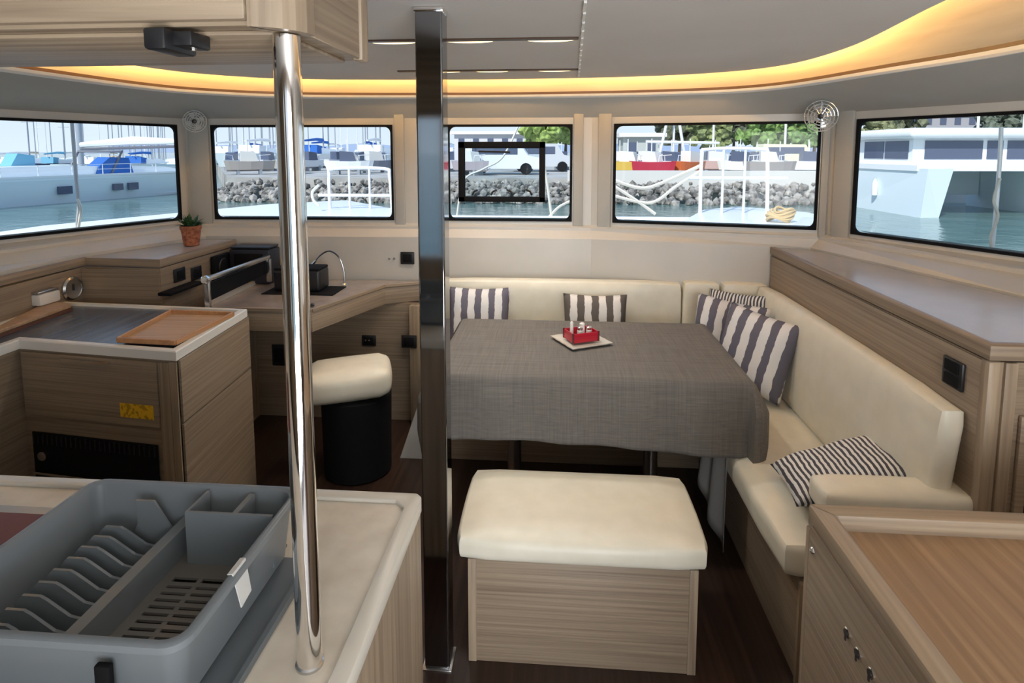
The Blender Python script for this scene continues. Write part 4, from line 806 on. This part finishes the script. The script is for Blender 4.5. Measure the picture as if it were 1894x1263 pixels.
obj('sprayhood', MB().extr([(a, -1.6, 1.3), (b, -1.6, 1.3), (b - .25, -1.6, 2.15), (a + .8, -1.6, 2.2), (a + .2, -1.6, 1.75)], (0, .9, 0)), bluec, yt)
a, _ = ylocal(90, 308); b, _ = ylocal(136, 308); obj('canopy', MB().extr([(a, .2, 1.7), (b, .2, 1.7), (b, .2, 2.3), (a + .4, .2, 2.4)], (0, .8, 0)), cyanc, yt)
for k in range(15):
    x = -Ly * .47 + k * Ly * .92 / 14; obj('stanchion', MB().tube([(x, -2.3, 1.3), (x, -2.3, 1.85)], .02, 5), white, yt)
for z in (1.6, 1.85): obj('lifeline', MB().tube([(-Ly * .47, -2.3, z), (Ly * .45, -2.3, z)], .012, 5), white, yt)
obj('cockpit_arch', MB().tube([(5.5, -1.6, 1.3), (6.2, -1.6, 2.5), (6.2, 1.6, 2.5), (5.5, 1.6, 1.3)], .07, 6), mg_, yt); obj('bimini', MB().extr([(-9, -1.4, 2.15), (-4, -1.4, 2.15), (-4.2, -1.4, 2.3), (-8.8, -1.4, 2.3)], (0, 2.8, 0)), white, yt)

# breakwater, quay and shipyard
bxr = [(-17.5, 28), (30, 28)]
rk = MB(); rq = random.Random(11)
for k in range(1150):
    x = rq.uniform(-17.5, 13.0); s = rq.random(); y = 28.2 + s * 2.6 + rq.uniform(-.2, .2); z = ZWAT + .05 + s * .85; r = rq.uniform(.10, .26)
    b = bmesh.new(); bmesh.ops.create_icosphere(b, subdivisions=1, radius=r)
    for v in b.verts: v.co *= rq.uniform(.7, 1.15); v.co += Vector((x, y, z))
    rk.bm(b)
obj('breakwater_rocks', rk, noisy(newmat('grey_rocks', (.3, .28, .25), .9), (.08, .075, .07), (.42, .39, .35), (2.2, 2.2, 2.2), 4), None, 'piled grey boulders of the breakwater beyond the front windows', 'rocks', kind='stuff', smooth=False)
struct('quay', MB().prism([(-17.8, 30.9), (60, 30.9), (60, 95), (-57, 95)], ZWAT, .22), noisy(newmat('quay_concrete', (.5, .5, .48), .9), (.30, .29, .27), (.45, .44, .42), (.6, .6, .6)))
struct('quay_kerb', MB().box(.5, 60, 30.6, 31.3, ZWAT, .62), newmat('kerb_concrete', (.62, .61, .58), .8))
def car(col, label, g=None):
    t = localthing('parked_van', label, 'van', g); m_ = newmat('car_paint', col, .3)
    obj('body', MB().extr([(-2.2, -.9, .35), (2.2, -.9, .35), (2.2, -.9, 1.0), (1.5, -.9, 1.15), (1.0, -.9, 1.9), (-2.1, -.9, 1.95), (-2.2, -.9, 1.0)], (0, 1.8, 0)), m_, t); obj('side_window', MB().box(-1.8, .9, -.92, .92, 1.2, 1.7), tint, t)
    for x in (-1.4, 1.4):
        for y in (-.85, .85): obj('wheel', MB().lathe((x, y - .1, .35), [(.35, 0), (.35, .2)], 12, 'y'), matt, t)
    return t
for px, y, col, lab in ((932, 36, (.8, .8, .85), 'white van parked on the quay, seen through the black hatch frame'), (1003, 41.5, (.55, .57, .6), 'silver van parked right of the hatch frame'), (1440, 48, (.75, .72, .5), 'cream van parked on the quay right of the railing')):
    c_ = car(col, lab); c_.location = ((px - 1032) / 1100 * y, y, .225)
def dinghy(col, label, g, L_=2.7):
    t = localthing('small_boat', label, 'boat', g); mm_ = newmat('boat_paint', col, .4); obj('hull', hullmb(L_, L_ * .38, .3, .3 + L_ * .2), mm_, t); z = .3 + L_ * .18
    obj('wheelhouse', MB().extr([(-L_ * .2, -L_ * .12, z), (L_ * .16, -L_ * .12, z), (L_ * .1, -L_ * .12, z + .55), (-L_ * .2, -L_ * .12, z + .62)], (0, L_ * .24, 0)), whitep if sum(col) < 2 else tint, t)
    obj('rail', MB().tube([(L_ * .2, -L_ * .12, z), (L_ * .2, -L_ * .1, z + .35), (L_ * .42, 0, z + .4), (L_ * .2, L_ * .1, z + .35), (L_ * .2, L_ * .12, z)], .025, 5), mw, t)
    obj('stub_mast', MB().tube([(-L_ * .05, 0, z + .5), (-L_ * .05, 0, z + 1.3)], .03, 5), mw, t)
    for x in (-L_ * .25, L_ * .2): obj('cradle', MB().box(x - .08, x + .08, -.35, .35, .0, .38), mg, t)
    return t
for px, y, col, nm in ((1163, 35, (.62, .42, .08), 'mustard yellow'), (1205, 34, (.45, .03, .06), 'dark red'), (1240, 37, (.85, .85, .85), 'bright white'), (1272, 34.5, (.65, .16, .05), 'orange'), (1148, 39, (.25, .3, .5), 'lavender blue'), (1318, 38, (.6, .42, .38), 'salmon pink'), (1362, 36, (.85, .83, .75), 'ivory'), (1410, 35, (.3, .28, .27), 'dark grey'), (1480, 37, (.8, .8, .8), 'silver white'), (1195, 40, (.7, .62, .25), 'light yellow'), (520, 36, (.5, .48, .42), 'beige'), (640, 35, (.82, .85, .86), 'chalk white'), (445, 34.5, (.4, .36, .33), 'brown grey'), (872, 34.5, (.4, .35, .38), 'plum grey'), (690, 38, (.18, .2, .24), 'near black')):
    c_ = dinghy(col, nm + ' small boat standing on a cradle on the quay', None); c_.location = ((px - 1032) / 1100 * y, y, .225); c_.rotation_euler.z = math.radians(rnd.uniform(-50, 50))
pale = None
for k in range(26):
    y = (41.2, 44.2)[k % 2]; px = (400 + k * 43) + rnd.uniform(-8, 8)
    if 735 < px < 825 or 880 < px < 1025: continue
    if pale is None: pale = dinghy((.72, .74, .76), 'pale small boat in the jumble of boats on the quay', 'pale small boats crowding the quay', 2.5); c_ = pale
    else: c_ = dup(pale, (0, 0, 0))
    c_.location = ((px - 1032) / 1100 * y, y, .225); c_.rotation_euler.z = math.radians(rnd.choice((70, 90, 110, -80, -100)))
# harbour shed and houses
def house(px0, px1, y, z1, col, lab, rf=(.8, .8, .78), z0=.22):
    xa, xb = (px0 - 1032) / 1100 * y, (px1 - 1032) / 1100 * y; t = empty('harbour_building', ((xa + xb) / 2, y + 2, z0), lab, 'building')
    obj('walls', MB().box(xa, xb, y, y + 5, z0, z1), newmat('house_wall', col, .8), t); obj('roof', MB().extr([(xa - .4, y - .5, z1), (xb + .4, y - .5, z1), (xb + .4, y - .5, z1 + .35), (xa - .4, y - .5, z1 + .35)], (0, 6, 0)), newmat('house_roof', rf, .7), t)
    n_ = max(2, int((xb - xa) / 1.6))
    for k in range(n_): x = xa + (k + .5) * (xb - xa) / n_; obj('window', MB().box(x - .35, x + .35, y - .04, y, z1 - 1.3, z1 - .5), tint, t)
house(1150, 1218, 55, 2.9, (.45, .48, .46), 'flat roofed harbour building at the left of the front right window'); house(1640, 1760, 74, 6, (.38, .37, .39), 'grey quayside building above the white catamaran', (.3, .3, .32)); house(840, 975, 70, 3.6, (.62, .62, .66), 'long pale building behind the hatch frame')
# trees
def tree(x, y, h, col, lab, n_=9, seed=0):
    rr = random.Random(seed); t = empty('leafy_tree', (x, y, .2), lab, 'tree', None); obj('trunk', MB().tube([(x, y, .2), (x + .1, y, h * .4)], [.2, .12], 7), newmat('bark', (.09, .07, .05), .9), t)
    b = bmesh.new()
    for k in range(n_ * 9):
        a = rr.uniform(0, 6.28); r = rr.uniform(0, h * .32); z = h * rr.uniform(.32, .95); c = Vector((x + r * math.cos(a), y + r * math.sin(a) * .6, .2 + z)); s = h * rr.uniform(.05, .10)
        q = bmesh.ops.create_icosphere(b, subdivisions=2, radius=s)
        for v in q['verts']: v.co = v.co * (1 + .8 * noise.noise(v.co * 5 + c)) + c
    obj('crown', MB().bm(b), noisy(newmat('foliage', col, .9), tuple(c * .6 for c in col), tuple(min(1, c * 1.8) for c in col), (2.5, 2.5, 2.5), 5), t, smooth=False)
tl = [(1000, 58, 7, (.22, .30, .08), 'bright green tree right of the hatch frame'), (1045, 62, 7.5, (.20, .28, .08), 'yellow green tree at the right edge of the middle window'), (1250, 68, 9, (.09, .10, .06), 'dark tree behind the shipyard cranes'), (1300, 60, 6.5, (.17, .20, .08), 'olive tree left of centre in the front right window'), (1345, 70, 9, (.08, .09, .06), 'dark dense tree in the middle of the front right window'), (1392, 60, 7.5, (.15, .24, .07), 'round green tree above the railing'), (1440, 64, 8, (.14, .22, .07), 'green tree between the railing and the fan'), (1485, 58, 7.2, (.13, .21, .07), 'green tree directly left of the right fan'), (1590, 58, 7, (.18, .19, .10), 'olive tree above the left end of the catamaran'), (1620, 64, 7.5, (.12, .13, .08), 'brown green tree above the catamaran roof'), (1790, 66, 7, (.10, .12, .09), 'dark tree right of the grey building'), (1870, 62, 6.5, (.11, .13, .10), 'dark tree at the right edge of the right window')]
for k, (px, y, h, col, lab) in enumerate(tl): tree((px - 1032) / 1100 * y, y, h, col, lab, seed=k)
# lamp posts and shipyard masts to the right
for k, (px, y, h) in enumerate(((1240, 45, 4.5), (1310, 48, 8), (1435, 50, 8), (1862, 40, 8), (1758, 45, 8), (1833, 48, 8))):
    x = (px - 1032) / 1100 * y; obj('yard_mast', MB().tube([(x, y, .2), (x, y, h)], .09, 6), mw, None, 'white mast standing in the shipyard beyond the right windows', 'mast', 'white shipyard masts')
# gantry cradle
gx = (1238 - 1032) / 1100 * 44; gt = empty('boat_hoist', (gx, 44, .22), 'white A-frame boat hoist in the shipyard', 'hoist')
for s in (-1, 1): obj('leg', MB().tube([(gx + s * 1.1, 44, .22), (gx + s * .3, 44, 4.4)], .10, 6), white, gt)
obj('cross_beam', MB().tube([(gx - 1.9, 44, 2.3), (gx + 3.3, 44, 2.2)], .10, 6), white, gt); obj('top_beam', MB().tube([(gx - .4, 44, 4.4), (gx + .4, 44, 4.4)], .1, 6), white, gt)
# catamaran in the right window
n0, n1 = at(1702, 403, z=ZWAT), at(1562, 380, z=ZWAT); dv = Vector((n1.x - n0.x, n1.y - n0.y)); dl_ = dv.normalized(); pr_ = Vector((dl_.y, -dl_.x))
if pr_.x < 0: pr_ = -pr_
ca = empty('moored_catamaran', (n0.x, n0.y, ZWAT), 'large white catamaran moored outside the right window', 'boat')
def cpt(s, t_, z): v = Vector((n0.x, n0.y)) + dl_ * s + pr_ * t_; return Vector((v.x, v.y, z))
Lc = dv.length + .1; zt0 = at(1702, 312, y=n0.y).z
for t0, wdt in ((0, .95), (5.6, 1.3)):
    mm_ = MB(); z0 = ZWAT - .05
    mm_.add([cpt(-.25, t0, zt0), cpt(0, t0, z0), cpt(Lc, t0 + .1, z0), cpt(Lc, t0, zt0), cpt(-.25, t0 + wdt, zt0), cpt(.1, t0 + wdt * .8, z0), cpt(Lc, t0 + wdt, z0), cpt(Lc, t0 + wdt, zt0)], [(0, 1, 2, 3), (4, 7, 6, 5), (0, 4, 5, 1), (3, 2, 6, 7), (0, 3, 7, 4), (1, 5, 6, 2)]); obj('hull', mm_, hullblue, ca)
obj('bridge_deck', MB().extr([cpt(.3, -.05, zt0 - .10), cpt(Lc, -.05, zt0 - .10), cpt(Lc, 7.25, zt0 - .10), cpt(.3, 7.25, zt0 - .10)], (0, 0, .22)), white, ca)
obj('tunnel_wall', MB().extr([cpt(4.5, 1.6, -.35), cpt(4.5, 5.6, -.35), cpt(4.5, 5.6, zt0 - .1), cpt(4.5, 1.6, zt0 - .1)], (0, .2, 0)), hullblue, ca)
zr = zt0 + .12; zh = zr + 1.05
sp_ = [cpt(1.2, .35, 0), cpt(Lc - .3, .35, 0), cpt(Lc - .3, 6.8, 0), cpt(1.2, 6.8, 0)]
obj('saloon', MB().prism([(p.x, p.y) for p in sp_], zr, zh), white, ca)
rf_ = [cpt(.7, -.05, 0), cpt(Lc, -.05, 0), cpt(Lc, 7.2, 0), cpt(.7, 7.2, 0)]
obj('roof', MB().prism([(p.x, p.y) for p in rf_], zh - .02, zh + .38, .16, 3), white, ca)
for a, b in ((.05, .42), (.45, .55), (.58, .78), (.8, .97)):
    obj('side_window', MB().extr([cpt(1.17, .5 + a * 6.1, zr + .22), cpt(1.17, .5 + b * 6.1, zr + .22), cpt(1.17, .5 + b * 6.1, zh - .1), cpt(1.17, .5 + a * 6.1, zh - .1)], tuple(dl_ * .06) + (0,)), tint, ca)
for a, b in ((.05, .5), (.53, .95)): obj('side_window', MB().extr([cpt(1.3 + a * (Lc - 2), .32, zr + .22), cpt(1.3 + b * (Lc - 2), .32, zr + .22), cpt(1.3 + b * (Lc - 2), .32, zh - .1), cpt(1.3 + a * (Lc - 2), .32, zh - .1)], tuple(pr_ * .06) + (0,)), tint, ca)
p = cpt(dv.length * .55, -.06, .0); obj('fender', MB().tube([p + Vector((0, 0, -.25)), p + Vector((0, 0, .25)), p + Vector((0, 0, .45))], [.10, .11, .03], 10), white, ca)
